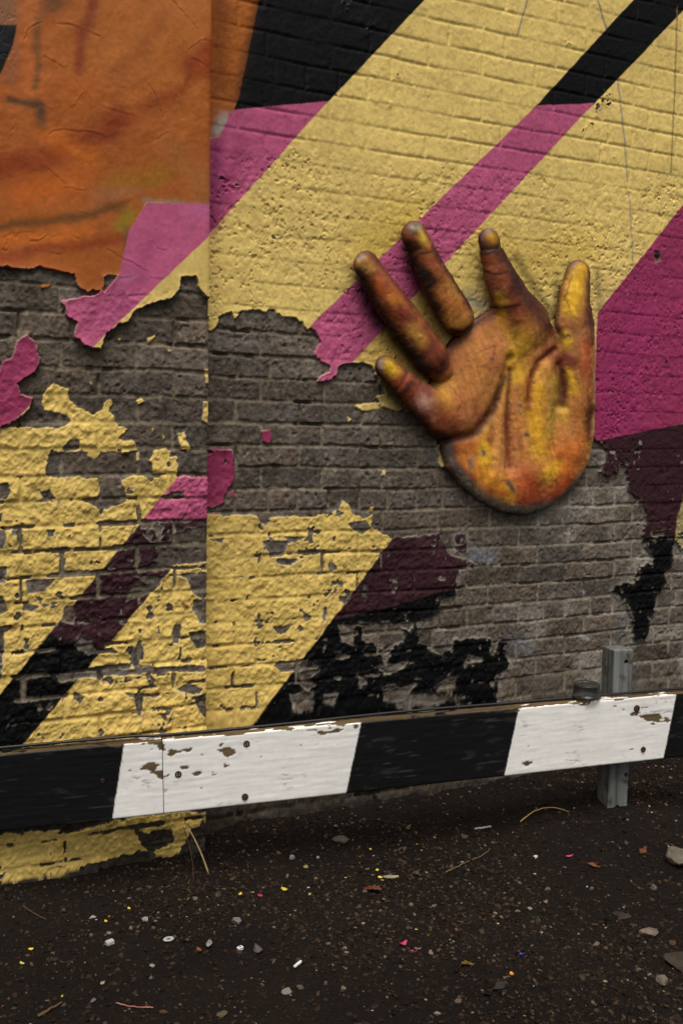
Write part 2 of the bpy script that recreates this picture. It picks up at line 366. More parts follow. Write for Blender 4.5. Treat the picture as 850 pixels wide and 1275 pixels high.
def colour_pil(px, py, X, Z):
    n = px.shape[0]; col = np.empty((n, 3))
    mix = ss(400, 480, py)[:, None]
    col[:] = lin((205, 176, 100)) * (1 - mix) + lin(YEL2) * mix
    r = fbm(X, Z, 0.03, 3, 6) * 0.5
    def crisp(poly, c, soft=0.7, jag=0.8):
        k = ss(-soft, soft, sdf(px, py, poly) + r * jag)[:, None]
        col[:] = col * (1 - k) + lin(c) * k
    crisp([(-250,-150),(330,-150),(330,250),(268,250),(258,256),(182,252),(163,285),(150,335),(147,343),(129,343),(128,366),(60,372),(-250,372)], ORA, 1.2)
    om = sdf(px, py, [(-250,-150),(330,-150),(330,250),(268,250),(258,256),(182,252),(163,285),(150,335),(147,343),(129,343),(128,366),(60,372),(-250,372)]) > 0
    oc = col[om] * 1.0; nx = fbm(X[om], Z[om], 0.12, 4, 9) * 9; ny = fbm(X[om], Z[om], 0.12, 4, 10) * 9
    strokes(oc, px[om], py[om], [
        ([(150,60),(250,10)], 60, (186, 108, 42), .8), ([(230,-80),(100,-80)], 60, (160, 92, 40), .6), ([(45,-100),(40,60),(35,120)], 20, (186, 100, 42), .8), ([(5,-20),(5,20)], 20, (128, 94, 68), .8),
        ([(68,-40),(66,8)], 15, (96, 64, 32), .8), ([(52,25),(38,112)], 6, (104, 70, 36), .7), ([(130,-60),(112,30),(95,88)], 10, (128, 52, 20), .8),
        ([(268,62),(205,112),(120,168),(40,203),(-80,230)], 17, (136, 54, 16), .9), ([(270,62),(255,80)], 12, (172, 76, 26), .7),
        ([(165,130),(215,95)], 14, (194, 112, 44), .75), ([(120,110),(90,120)], 22, (184, 96, 30), .6), ([(10,132),(48,135),(53,160)], 7, (72, 58, 38), .85),
        ([(200,214),(140,236)], 14, (158, 104, 26), .85), ([(160,268),(152,280)], 9, (142, 118, 26), .9), ([(-40,290),(40,276),(100,266),(150,256)], 6, (98, 64, 26), .8),
        ([(120,248),(168,238)], 8, (168, 102, 62), .7), ([(0,325),(60,315),(160,296)], 9, (142, 58, 26), .75), ([(-30,305),(70,297),(110,285)], 10, (194, 102, 30), .8),
        ([(225,190),(255,240)], 22, (160, 98, 46), .7), ([(175,252),(260,258)], 4, (150, 130, 100), .7), ([(160,283),(150,335)], 5, (110, 74, 50), .6),
        ([(18,60),(6,100)], 8, (150, 90, 60), .6), ([(60,170),(110,200)], 16, (194, 102, 28), .75), ([(20,240),(90,225)], 16, (188, 92, 24), .7), ([(200,20),(150,100)], 12, (150, 78, 30), .5), ([(245,110),(225,160)], 14, (186, 104, 38), .7)], nx, ny, 2.4)
    col[om] = oc * 0.92
    crisp([(-60,33),(21,33),(16,58),(0,94),(-60,110)], (14, 14, 15), 1.0)
    crisp([(182,252),(258,256),(268,250),(330,225),(330,225),(268,286),(113,434),(40,450),(40,369),(105,368),(128,362),(147,342),(160,288)], PNK, 0.7)
    strokes(col, px, py, [([(235,262),(258,262)], 8, (186, 104, 146), .5), ([(165,345),(150,352)], 6, (190, 112, 150), .6), ([(190,300),(150,380),(110,400)], 9, (150, 62, 106), .4)])
    crisp([(-100,405),(53,405),(52,498),(38,512),(0,535),(-100,565)], MAG, 0.7)
    crisp([(38,503),(12,531),(45,535)], (206, 172, 110), 0.8)
    S = [(222,593),(330,593),(330,566),(168,762),(30,925),(-30,996),(-250,1170),(-140,1036)]
    S = [(222,593),(330,463),(330,566),(258,654),(168,762),(30,925),(-30,996),(-140,1036)]
    s = sdf(px, py, S) + r
    e1 = py - (652 - 0.14 * (px - 180)) + fbm(X, Z, 0.06, 3, 3) * 4
    e2 = py - (790 + 0.2 * (px - 50)) + fbm(X, Z, 0.06, 3, 4) * 5
    sc = lin(PNK) * (1 - ss(-4, 4, e1)[:, None]) + lin(MAR) * ss(-4, 4, e1)[:, None]
    sc = sc * (1 - ss(-5, 5, e2)[:, None]) + lin(BLK) * ss(-5, 5, e2)[:, None]
    k = (ss(-.8, .8, s) * (py > 585))[:, None]
    col[:] = col * (1 - k) + sc * k
    strokes(col, px, py, [([(228,752),(233,756)], 3, (110, 40, 18), .9), ([(14,781),(20,782)], 2.5, (110, 40, 18), .8)])
    return col

# ------------------------------------------------------------------ brick courses
CRS, STR, JNT = 0.0675, 0.210, 0.0075
def axis(parts):
    a = []
    for lo, hi, st in parts:
        a.append(np.arange(lo, hi - st * 0.5, st))
    a.append([parts[-1][1]])
    return np.concatenate(a)

def build_face(which, us, zs, Y, parent, ploc, sheet_parent=None):
    U, Zg = np.meshgrid(us, zs, indexing='ij'); sh = U.shape
    X = U.ravel(); Z = Zg.ravel(); n = X.size
    P0 = np.stack([X, np.full(n, Y), Z], 1)
    px, py = proj(P0)
    main = which == 'main'
    # ---- bond
    z_ref = float(on_wall(300, 443, YW)[2]) if main else float(on_wall(230, 592, YP)[2])
    wob = fbm(X, Z, 0.5, 2, 21) * 0.004 + fbm(X, Z, 0.12, 2, 22) * 0.0018
    zz = z_ref - (Z + wob)
    row_f = np.where(zz < 0, zz / 0.0728, zz / CRS)                          # upper courses a little taller
    row = np.floor(row_f).astype(int); fz = (row_f - row) * CRS            # distance below the upper bed joint
    rows = np.arange(row.min(), row.max() + 1)
    brick_id = np.full(n, -1); dj = np.empty(n)
    nb = 0; tone = []
    if main:
        uo = float(on_wall(325, 490, YW)[0]); ue = float(on_wall(294, 520, YW)[0]); uh = float(on_wall(335.5, 460, YW)[0])
    else:
        uo = float(on_wall(172, 577, YP)[0]); ue = float(on_wall(123, 545, YP)[0]); uh = uo
    rnd = random.Random(3 if main else 4)
    for rw in rows:
        m = row == rw
        hdr = main and rw % 6 == 0
        a = uh if hdr else (uo if rw % 2 else ue)
        L = STR / 2 if hdr else STR
        k0 = int(math.floor((us[0] - a) / L)) - 1; k1 = int(math.ceil((us[-1] - a) / L)) + 1
        js = np.array([a + k * L + rnd.uniform(-1, 1) * (0.006 if main else 0.004) for k in range(k0, k1 + 1)])
        if not main: js = js[js < us[-1] - 0.05]; js = np.append(js, us[-1] + 0.02)
        x = X[m] + fbm(X[m], Z[m], 0.05, 2, 23) * 0.0012
        i = np.clip(np.searchsorted(js, x) - 1, 0, len(js) - 2)
        dx = np.minimum(x - js[i], js[i + 1] - x)
        dz = np.minimum(fz[m], CRS - fz[m])
        dj[m] = np.minimum(dx, dz) - JNT / 2
        brick_id[m] = nb + i
        for _ in range(len(js)): tone.append(rnd.random())
        nb += len(js)
    tone = np.array(tone)
    # ---- noise fields
    nA = fbm(X, Z, 0.04, 5, 31); nB = fbm(X, Z, 0.012, 3, 32); nC = fbm(X, Z, 0.25, 3, 33); nD = fbm(X, Z, 0.02, 4, 34)
    djn = dj + nD * 0.0022
    g = ss(-0.0015, 0.0045, djn)                                             # 1 on the brick face
    tb = tone[brick_id]
    # ---- paint cover
    cover = np.full(n, -40.0); thick = np.zeros(n)
    rag = nD * 1.0 + nB * 0.6
    first = None
    for poly, th, rg in (COVER_MAIN if main else COVER_PIL):
        s = sdf(px, py, poly) + rag * rg
        if first is None: first = s.copy()
        thick = np.where(s > 0, np.maximum(thick, th), thick)
        cover = np.maximum(cover, s)
    for poly in (HOLE_MAIN if main else HOLE_PIL):
        s = sdf(px, py, poly) + rag * 1.3
        cover = np.minimum(cover, -s)
    # worn joints and scattered chips in the lower coats
    low = ss(590, 650, py) if main else ss(560, 620, py)
    wear = fbm(X, Z, 0.09, 4, 41)
    jw = np.where(djn < 0.0045, (wear - (0.92 if main else 0.62)) * 26 + (0.0035 - djn) * 900, -40)
    jw = np.where(low > 0.5, jw, -40)
    jl = np.where((djn < 0.0008) & (low > 0.5), (fbm(X, Z, 0.07, 3, 44) - (0.55 if main else 0.38)) * 20 - np.abs(djn + 0.002) * 300, -40)
    jw = np.maximum(jw, jl)
    if main: jw = np.where(px > 500, jw - 4, jw)
    cover = np.minimum(cover, -jw)
    chip = fbm(X, Z, 0.028, 3, 42) + 0.35 * fbm(X, Z, 0.2, 2, 43)
    chipm = np.where(py > 560, (chip - 0.93) * 22, (chip - (1.42 if main else 9)) * 22)
    cover = np.minimum(cover, -chipm)
    pt = ss(-0.6, 0.6, cover)                                               # painted 0..1
    sheetm = (first > 0) & (thick > 0.007) if not main else np.zeros(n, bool)
    if not main: sheetm = thick > 0.007
    flap = np.zeros(n, bool)
    if main:
        flap = sdf(px, py, COVER_MAIN[3][0]) + rag * 1.2 > 0
        sheetm = flap
    # ---- relief
    missing = ss(0.5, 0.8, fbm(X, Z, 0.11, 3, 51)) * (1 - g)
    face = nA * 0.0024 + nB * 0.0019 + (tb - 0.5) * 0.005
    pitb = -0.0035 * ss(0.75, 1.1, fbm(X, Z, 0.016, 2, 52))
    bare = g * (face + pitb) + (1 - g) * (-0.0042 + nB * 0.0016 - 0.012 * missing)
    soft = ss(-0.004, 0.006, dj + nD * 0.0012)
    soft2 = ss(-0.005, 0.010, dj + nD * 0.0016)
    # ledge: each course tilts a little so its lower edge stands proud
    tilt = (fz / CRS - 0.5) * 0.0013 * soft
    grain = nB * 0.0005
    if main:
        edge = 190 + (px - 300) * 0.07
        stucco = ss(-14, 14, py - edge + nC * 10) * ss(700, 600, py)
        p1 = fbm(X + Z * 0.6, Z - X * 0.3, 0.013, 3, 61, 0.65); p2 = fbm(X, Z, 0.030, 3, 62)
        pits = -0.0036 * ss(0.32, 0.95, p1) * (0.35 + 0.9 * ss(-0.5, 0.6, nC + nA * 0.4)) - 0.0022 * ss(0.45, 0.95, p2) + nD * 0.0009
        pits_hi = -0.003 * ss(1.15, 1.3, p1)
        up = nA * 0.0009 + grain + -0.0030 * np.exp(-((dj + JNT / 2 + nB * 0.0008) / 0.0048) ** 2) * (1 - 0.45 * stucco) * (0.2 + 0.9 * ss(0.1, 0.8, vnoise(X * 9, Z * 13, 5))) + tilt + pits * stucco + pits_hi * (1 - stucco)
        lowc = soft * (face * 0.8) + (soft - 1) * 0.0042 * (0.3 + 0.9 * vnoise(X * 5, Z * 11, 7)) + grain * 1.3 + tilt + nA * 0.0014
        coat = up * (1 - low) + lowc * low
    else:
        lowc = soft * (face * 1.0) + (soft - 1) * 0.0048 * (0.3 + 0.9 * vnoise(X * 5, Z * 11, 7)) + grain * 1.5 + tilt + nA * 0.0018
        coat = lowc
        skim = nC * 0.004 + nA * 0.0006 + grain * 0.4 + fbm(X, Z, 0.5, 2, 77) * 0.004
        for path, hgt in [([(28,48),(40,34),(55,28),(85,30),(105,38),(125,47)], 2.0), ([(212,0),(228,18),(243,35)], 2.2), ([(175,95),(188,112),(195,125),(203,148),(207,165)], 2.4),
                          ([(118,130),(140,137),(160,142)], 1.6), ([(55,70),(80,85)], 1.4), ([(85,97),(103,112),(115,130),(127,160)], 1.3), ([(40,300),(60,294),(90,291),(98,297)], 1.8),
                          ([(45,311),(75,315)], 1.4), ([(103,115),(88,135),(76,143),(50,130)], 1.4), ([(238,72),(255,82)], 1.5), ([(218,118),(225,145)], 1.2), ([(60,166),(80,161),(100,162),(125,166)], 1.4),
                          ([(233,62),(252,48),(268,55)], 1.4), ([(58,208),(82,228)], 1.4), ([(82,233),(105,235)], 1.2), ([(135,310),(160,325),(188,338)], 1.6), ([(100,262),(115,268),(108,258)], 1.2),
                          ([(148,344),(165,342),(200,345)], 1.5), ([(128,366),(150,368),(180,366)], 2.0), ([(188,300),(200,310),(225,316)], 1.4), ([(140,45),(170,72)], 1.1), ([(205,165),(160,190)], 0.9)]:
            d = pdist(px + nB * 1.5 + nD * 2, py + nD * 2, path)
            gate = ss(0.15, 0.6, vnoise(X * 22, Z * 22, hgt * 10 + path[0][0]))
            skim = skim + hgt * 0.0004 * gate * np.exp(-(d / 2.2) ** 2)
            d2 = pdist(px + nB * 1.5 + nD * 2, py - 2.4 + nD * 2, path)
            skim = skim - hgt * 0.0007 * gate * np.exp(-(d2 / 0.9) ** 2)
        cr = np.abs(fbm(X, Z, 0.10, 4, 71)); crm = ss(0.2, 0.8, fbm(X, Z, 0.2, 2, 72))
        skim = skim - 0.0016 * np.exp(-(cr / 0.022) ** 2) * crm + 0.0006 * fbm(X * 0.6 + Z, Z * 0.9 - X, 0.035, 3, 73) * ss(0.0, 0.6, fbm(X, Z, 0.3, 2, 74))
        sk = ss(-1, 1, first) * (first > -3)
        rough_lower = ss(355, 372, py)
        coat = np.where(sheetm, skim + nB * 0.0012 * rough_lower + nA * 0.001 * rough_lower, lowc)
    if main: coat = np.where(flap, nA * 0.003 + nB * 0.001, coat)
    curl = np.where(thick > 0.004, 0.0035, 0.0012) * np.exp(-np.clip(cover, 0, 50) / 5.0)
    H = bare * (1 - pt) + (coat + thick + curl) * pt
    if not main:   # rounded arris at the free corner
        H -= 0.006 * np.exp(-((us[-1] - X) / 0.006) ** 1.0)
    # ---- colour
    fa = fbm(X, Z, 0.07, 5, 81); fb = fbm(X, Z, 0.008, 2, 82)
    bcol = lin((101, 91, 81)) * (0.70 + 0.56 * tb[:, None]) * (1 + 0.24 * fa[:, None] + 0.32 * fb[:, None])
    bcol = bcol * (1 + np.array([0.05, 0.0, -0.06]) * (tone[(brick_id * 7) % len(tone)][:, None] - 0.4) * 2)
    mcol = lin((124, 112, 95)) * (1 + 0.2 * fb[:, None] + 0.15 * fa[:, None])
    gm = ss(-0.001, 0.0035, djn)[:, None]
    raw = mcol * (1 - gm) + bcol * gm
    # lime bloom and old primer left on the stone
    bl = fbm(X, Z, 0.13, 5, 83)
    reg = (ss(560, 760, px) * ss(560, 640, py)) if main else np.zeros(n)
    k = np.clip(ss(0.2, 1.1, bl + 0.5 * reg - 0.1) * (0.25 + 0.40 * reg) + 0.35 * reg * (1 - gm[:, 0]), 0, 0.75)[:, None]
    raw = raw * (1 - k) + lin((158, 150, 138)) * k
    rim = (ss(-7, -0.5, cover) * ss(0.0, 0.8, fbm(X, Z, 0.05, 3, 84) + (0.25 if main else 0.1)) * (py > 560) * 0.55)[:, None]
    raw = raw * (1 - rim) + lin((146, 138, 130)) * rim
    if main:
        strokes(raw, px, py, [([(590,690),(612,694)], 9, (120, 124, 130), .75), ([(640,798),(655,806)], 10, (108, 110, 112), .7), ([(770,705),(776,760)], 5, (120, 112, 100), .4),
                              ([(820,790),(845,788)], 8, (160, 150, 132), .6), ([(775,770),(772,780)], 6, (110,112,116), .6), ([(722,790),(730,795)], 4, (160,158,152), .6)])
    foot_shade = (ss(0.34, 0.16, Z + 0.05 * fbm(X, Z, 0.3, 4, 86)) * 0.62)[:, None]  # deep shade under the rail, painted into the masonry at the wall foot
    raw = raw * (1 - foot_shade) + lin((24, 21, 17)) * foot_shade
    pcol = colour_main(px, py, X, Z) if main else colour_pil(px, py, X, Z)
    dirt = fbm(X, Z, 0.22, 5, 91)
    pcol = pcol * (1 + 0.09 * dirt[:, None] + 0.08 * fb[:, None] + 0.05 * fbm(X, Z * 0.25, 0.03, 3, 95)[:, None])
    scuff = (ss(0.75, 1.15, fbm(X, Z, 0.035, 4, 92) + 0.25 * dirt) * 0.22 * (py > 150))[:, None]
    pcol = pcol * (1 - scuff) + lin((92, 76, 48)) * scuff * pcol.mean(1)[:, None] * 3 + pcol * 0
    if main:   # scrapes through the magenta and black
        sc = (ss(1.0, 1.15, fbm(X, Z * 0.6, 0.03, 4, 93)) * (px > 745) * (py > 300) * (py < 600) * 0.7)[:, None]
        pcol = pcol * (1 - sc) + lin((150, 138, 128)) * sc
        sc = (ss(0.8, 1.1, fbm(X, Z * 1.8, 0.02, 4, 94)) * ss(770, 800, py) * (px > 330) * 0.30)[:, None]
        pcol = pcol * (1 - sc) + lin((96, 94, 92)) * sc
    lip = (np.exp(-np.abs(cover - 0.5) / 0.9) * ss(-0.2, 0.5, fbm(X, Z, 0.04, 3, 96)) * 0.55)[:, None]
    pcol = pcol * (1 - lip) + lin((176, 164, 142)) * lip
    ptc = pt[:, None]
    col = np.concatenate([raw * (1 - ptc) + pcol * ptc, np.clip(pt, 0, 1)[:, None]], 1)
    col[:, :3] = np.clip(col[:, :3], 0.0018, 0.9)
    # ---- positions and normals
    PX = P0.copy(); PX[:, 1] = Y - H
    Hg = H.reshape(sh)
    dHu = np.gradient(Hg, us, axis=0).ravel(); dHz = np.gradient(Hg, zs, axis=1).ravel()
    NR = np.stack([-dHu * 1.0, -np.ones(n), -dHz], 1); NR[:, 0] = -dHu; NR[:, 2] = -dHz
    # surface y = Y-H(u,z): outward normal (-dH/du, -1, -dH/dz) points to the viewer
    NR /= np.linalg.norm(NR, axis=1)[:, None]
    # ---- split the sheet into pieces
    ni, nj = sh
    idx = np.arange(n).reshape(sh)
    A, B, C, D = idx[:-1, :-1].ravel(), idx[1:, :-1].ravel(), idx[1:, 1:].ravel(), idx[:-1, 1:].ravel()
    quads = np.stack([A, B, C, D], 1)
    cid = brick_id[A].copy()
    inj = (djn[A] + djn[C] < 0.002)
    cid[inj] = -1
    cs = sheetm[A] & sheetm[B] & sheetm[C] & sheetm[D]
    if not main:
        pc = pcol[A]; red = pc[:, 0]; 
        isor = (sdf(px[A], py[A], [(-250,-150),(330,-150),(330,250),(268,250),(258,256),(182,252),(163,285),(150,335),(147,343),(129,343),(128,366),(60,372),(-250,372)]) > 0)
        isye = (pc[:, 1] > pc[:, 2] * 1.8) & ~isor
        left = (px[A] < 62) & (py[A] > 380)
        cid[cs & isor] = 100000; cid[cs & ~isor & ~isye] = 100001; cid[cs & isye] = 100002
        cid[cs & left] = 100003
    else:
        cid[cs] = 100004
    names = {100000: ('orange_paint_sheet', 'smooth orange paint skin with creases, torn along its lower edge'),
             100001: ('pink_paint_flap', 'pink paint skin hanging in a torn point over bare brick'),
             100002: ('yellow_paint_flap', 'pale yellow torn strip of paint skin'),
             100003: ('pink_paint_scrap', 'ragged magenta scrap of paint skin left on bare brick'),
             100004: ('pink_paint_scrap', 'small magenta scrap of paint skin hanging beside the pilaster corner')}
    order = np.argsort(cid, kind='stable'); cs_ = cid[order]
    bounds = np.flatnonzero(np.diff(cs_)) + 1
    groups = np.split(order, bounds)
    depth = 0.035 if main else 0.03
    body = None
    # the 300 bricks that show largest in the photograph are objects of their own, the rest is one mass
    area = np.abs((px[C] - px[A]) * (py[D] - py[B]) - (px[D] - px[B]) * (py[C] - py[A])) / 2
    area *= (px[A] > 0) & (px[A] < 850) & (py[A] > 0) & (py[A] < 1010)
    show = {int(cid[g_[0]]): area[g_].sum() for g_ in groups if 0 <= cid[g_[0]] < 100000}
    keep = set(sorted(show, key=lambda k_: -show[k_])[:300]); keep = {k_ for k_ in keep if show[k_] > 25}
    rest = np.isin(cid, [k_ for k_ in show if k_ not in keep])
    cid[rest] = 200000
    # pieces cut off from their brick or flap: a crumb goes to the mortar bed, a larger scrap of paint is its own piece
    nxt = 100010
    for g_ in groups:
        c = int(cid[g_[0]])
        if c == -1 or c == 200000 or len(g_) < 2: continue
        vv_, iv = np.unique(quads[g_], return_inverse=True); iv = iv.reshape(-1, 4); lab = np.arange(len(vv_))
        while True:
            new = lab.copy(); np.minimum.at(new, iv.ravel(), np.repeat(lab[iv].min(1), 4)); new = new[new]
            if (new == lab).all(): break
            lab = new
        ql = lab[iv[:, 0]]; u_, ct = np.unique(ql, return_counts=True)
        for k_ in np.argsort(-ct)[1:]:
            sel = g_[ql == u_[k_]]
            if c >= 100000 and ct[k_] > 25: cid[sel] = nxt; names[nxt] = (names[c][0], names[c][1]); nxt += 1
            else: cid[sel] = -1
    order = np.argsort(cid, kind='stable'); cs_ = cid[order]
    groups = np.split(order, np.flatnonzero(np.diff(cs_)) + 1)
    groups.sort(key=lambda g_: cid[g_[0]])
    for gq in groups:
        c = int(cid[gq[0]])
        q = quads[gq]
        vid, inv = np.unique(q, return_inverse=True); inv = inv.reshape(-1, 4)
        V = PX[vid]; NN = NR[vid]; CC = col[vid]
        e = np.concatenate([inv[:, [0, 1]], inv[:, [1, 2]], inv[:, [2, 3]], inv[:, [3, 0]]])
        key = np.sort(e, 1); kk = key[:, 0] * (len(vid) + 1) + key[:, 1]
        _, fi, cnt = np.unique(kk, return_index=True, return_counts=True)
        be = e[fi[cnt == 1]]
        # side walls
        v0, v1 = V[be[:, 0]], V[be[:, 1]]
        dd = np.where((v0[:, 0] > us[-1] - 1e-4) & (v1[:, 0] > us[-1] - 1e-4), 0.10, depth) if not main else np.full(len(be), depth)
        b0 = v0.copy(); b1 = v1.copy(); b0[:, 1] = Y + dd; b1[:, 1] = Y + dd
        ed = v1 - v0; sn = np.stack([ed[:, 2], np.zeros(len(be)), -ed[:, 0]], 1); sn /= np.linalg.norm(sn, axis=1)[:, None] + 1e-9
        base = len(V); m_ = len(be)
        SV = np.concatenate([v0, v1, b1, b0]); SC = np.concatenate([CC[be[:, 0]], CC[be[:, 1]], CC[be[:, 1]], CC[be[:, 0]]])
        SQ = base + np.stack([np.arange(m_) + m_, np.arange(m_), np.arange(m_) + 3 * m_, np.arange(m_) + 2 * m_], 1)
        VV = np.concatenate([V, SV]); QQ = np.concatenate([inv, SQ]); CCC = np.concatenate([CC, SC]); NNN = np.concatenate([NN, sn, sn, sn, sn])
        ctr = np.array([(V[:, 0].min() + V[:, 0].max()) / 2, Y, (V[:, 2].min() + V[:, 2].max()) / 2])
        if c == -1:
            ctr = np.array(ploc) if main else np.array([us[-1] - 0.3, Y, 0.0])
            me = mesh_np('mortar', VV - ctr, QQ, CCC, NNN)
            if main: o = link('mortar', me, M_WALL, parent, ctr, ploc)
            else:
                o = link('pilaster', me, M_WALL, parent, ctr, ploc); o['label'] = 'brick pilaster standing proud of the wall, its joints grey mortar'
            body = (o, ctr)
        elif c == 200000:
            me = mesh_np('brickwork', VV - ctr, QQ, CCC, NNN)
            o = link('brickwork', me, M_WALL, parent if main else body[0], ctr, ploc if main else body[1]); o['kind'] = 'stuff'
        elif c >= 100000:
            me = mesh_np(names[c][0], VV - ctr, QQ, CCC, NNN)
            o = link(names[c][0], me, M_SHEET, parent if main else body[0], ctr, ploc if main else body[1]); o['label'] = names[c][1]
        else:
            me = mesh_np('brick', VV - ctr, QQ, CCC, NNN)
            link('brick', me, M_WALL, parent if main else body[0], ctr, ploc if main else body[1])
    return body

# right-hand corner of the pilaster
UPE = float(on_wall(259, 560, YP)[0])
wall_loc = (1.9, YW, 0.0)
wall = empty('brick_facade', wall_loc)
tag(wall, 'old brick wall with peeling yellow, pink, orange and black mural and a projecting pilaster', 'wall')
zs_ = [(-0.12, 0.40, 0.008), (0.40, 2.88, 0.0031), (2.88, 3.42, 0.027)]
build_face('main', axis([(UPE - 0.06, 2.88, 0.0031), (2.88, 3.6, 0.024)]), axis(zs_), YW, wall, wall_loc)
zs_ = [(-0.12, 0.02, 0.008), (0.02, 2.45, 0.0028), (2.45, 3.42, 0.03)]
build_face('pil', axis([(-0.45, 0.30, 0.025), (0.30, UPE, 0.0028)]), axis(zs_), YP, wall, wall_loc)
bm = bmesh.new()
box_bm(bm, (1.55, YW + 0.18, 1.6), (4.1, 0.29, 3.6))
link('wall_core', from_bm(bm, 'wall_core'), plain('core_masonry', (90, 80, 72), 0.9), wall, wall_loc, wall_loc).data.transform(Matrix.Translation(-Vector(wall_loc)))
bm = bmesh.new()
box_bm(bm, ((UPE - 0.5) / 2 - 0.0025, YP + 0.06, 1.6), (UPE + 0.5 - 0.015, 0.05, 3.6))
link('pilaster_core', from_bm(bm, 'pilaster_core'), bpy.data.materials['core_masonry'], wall, wall_loc, wall_loc).data.transform(Matrix.Translation(-Vector(wall_loc)))

# ------------------------------------------------------------------ the sculpted hand
def surface_nets(F, org, h):
    """F<0 inside; returns vertices and quads"""
    nx, ny, nz = F.shape; ins = F < 0
    acc = np.zeros((nx - 1, ny - 1, nz - 1, 3), np.float32); cnt = np.zeros((nx - 1, ny - 1, nz - 1), np.float32)
    for ax in range(3):
        a = [slice(None)] * 3; b = [slice(None)] * 3
        a[ax] = slice(0, -1); b[ax] = slice(1, None)
        f0 = F[tuple(a)]; f1 = F[tuple(b)]; cr = ins[tuple(a)] != ins[tuple(b)]
        t = np.where(cr, f0 / np.where(cr, f0 - f1, 1), 0).astype(np.float32)
        o1, o2 = [k for k in range(3) if k != ax]
        for d1 in (0, 1):
            for d2 in (0, 1):
                s = [slice(None)] * 3
                s[o1] = slice(d1, (F.shape[o1] - 1) + d1); s[o2] = slice(d2, (F.shape[o2] - 1) + d2)
                c = cr[tuple(s)]; tt = t[tuple(s)]
                acc[..., ax] += np.where(c, tt, 0); acc[..., o1] += np.where(c, d1, 0); acc[..., o2] += np.where(c, d2, 0); cnt += c
    act = cnt > 0; vid = np.full(act.shape, -1); vid[act] = np.arange(act.sum())
    base = np.argwhere(act)
    V = (base + acc[act] / cnt[act][:, None]) * h + np.array(org)
    Q = []
    for ax in range(3):
        o1, o2 = [(1, 2), (2, 0), (0, 1)][ax]
        a = [slice(1, -1)] * 3; a[ax] = slice(0, -1); b = [slice(1, -1)] * 3; b[ax] = slice(1, None)
        i0 = ins[tuple(a)]; i1 = ins[tuple(b)]; e = np.argwhere(i0 != i1); flip = i0[i0 != i1]
        off = np.ones(3, int); off[ax] = 0; e = e + off
        def vv(d1, d2):
            q = e.copy(); q[:, o1] -= d1; q[:, o2] -= d2; return vid[q[:, 0], q[:, 1], q[:, 2]]
        q = np.stack([vv(0, 0), vv(1, 0), vv(1, 1), vv(0, 1)], 1)
        q[~flip] = q[~flip][:, ::-1]
        Q.append(q)
    return V, np.concatenate(Q)

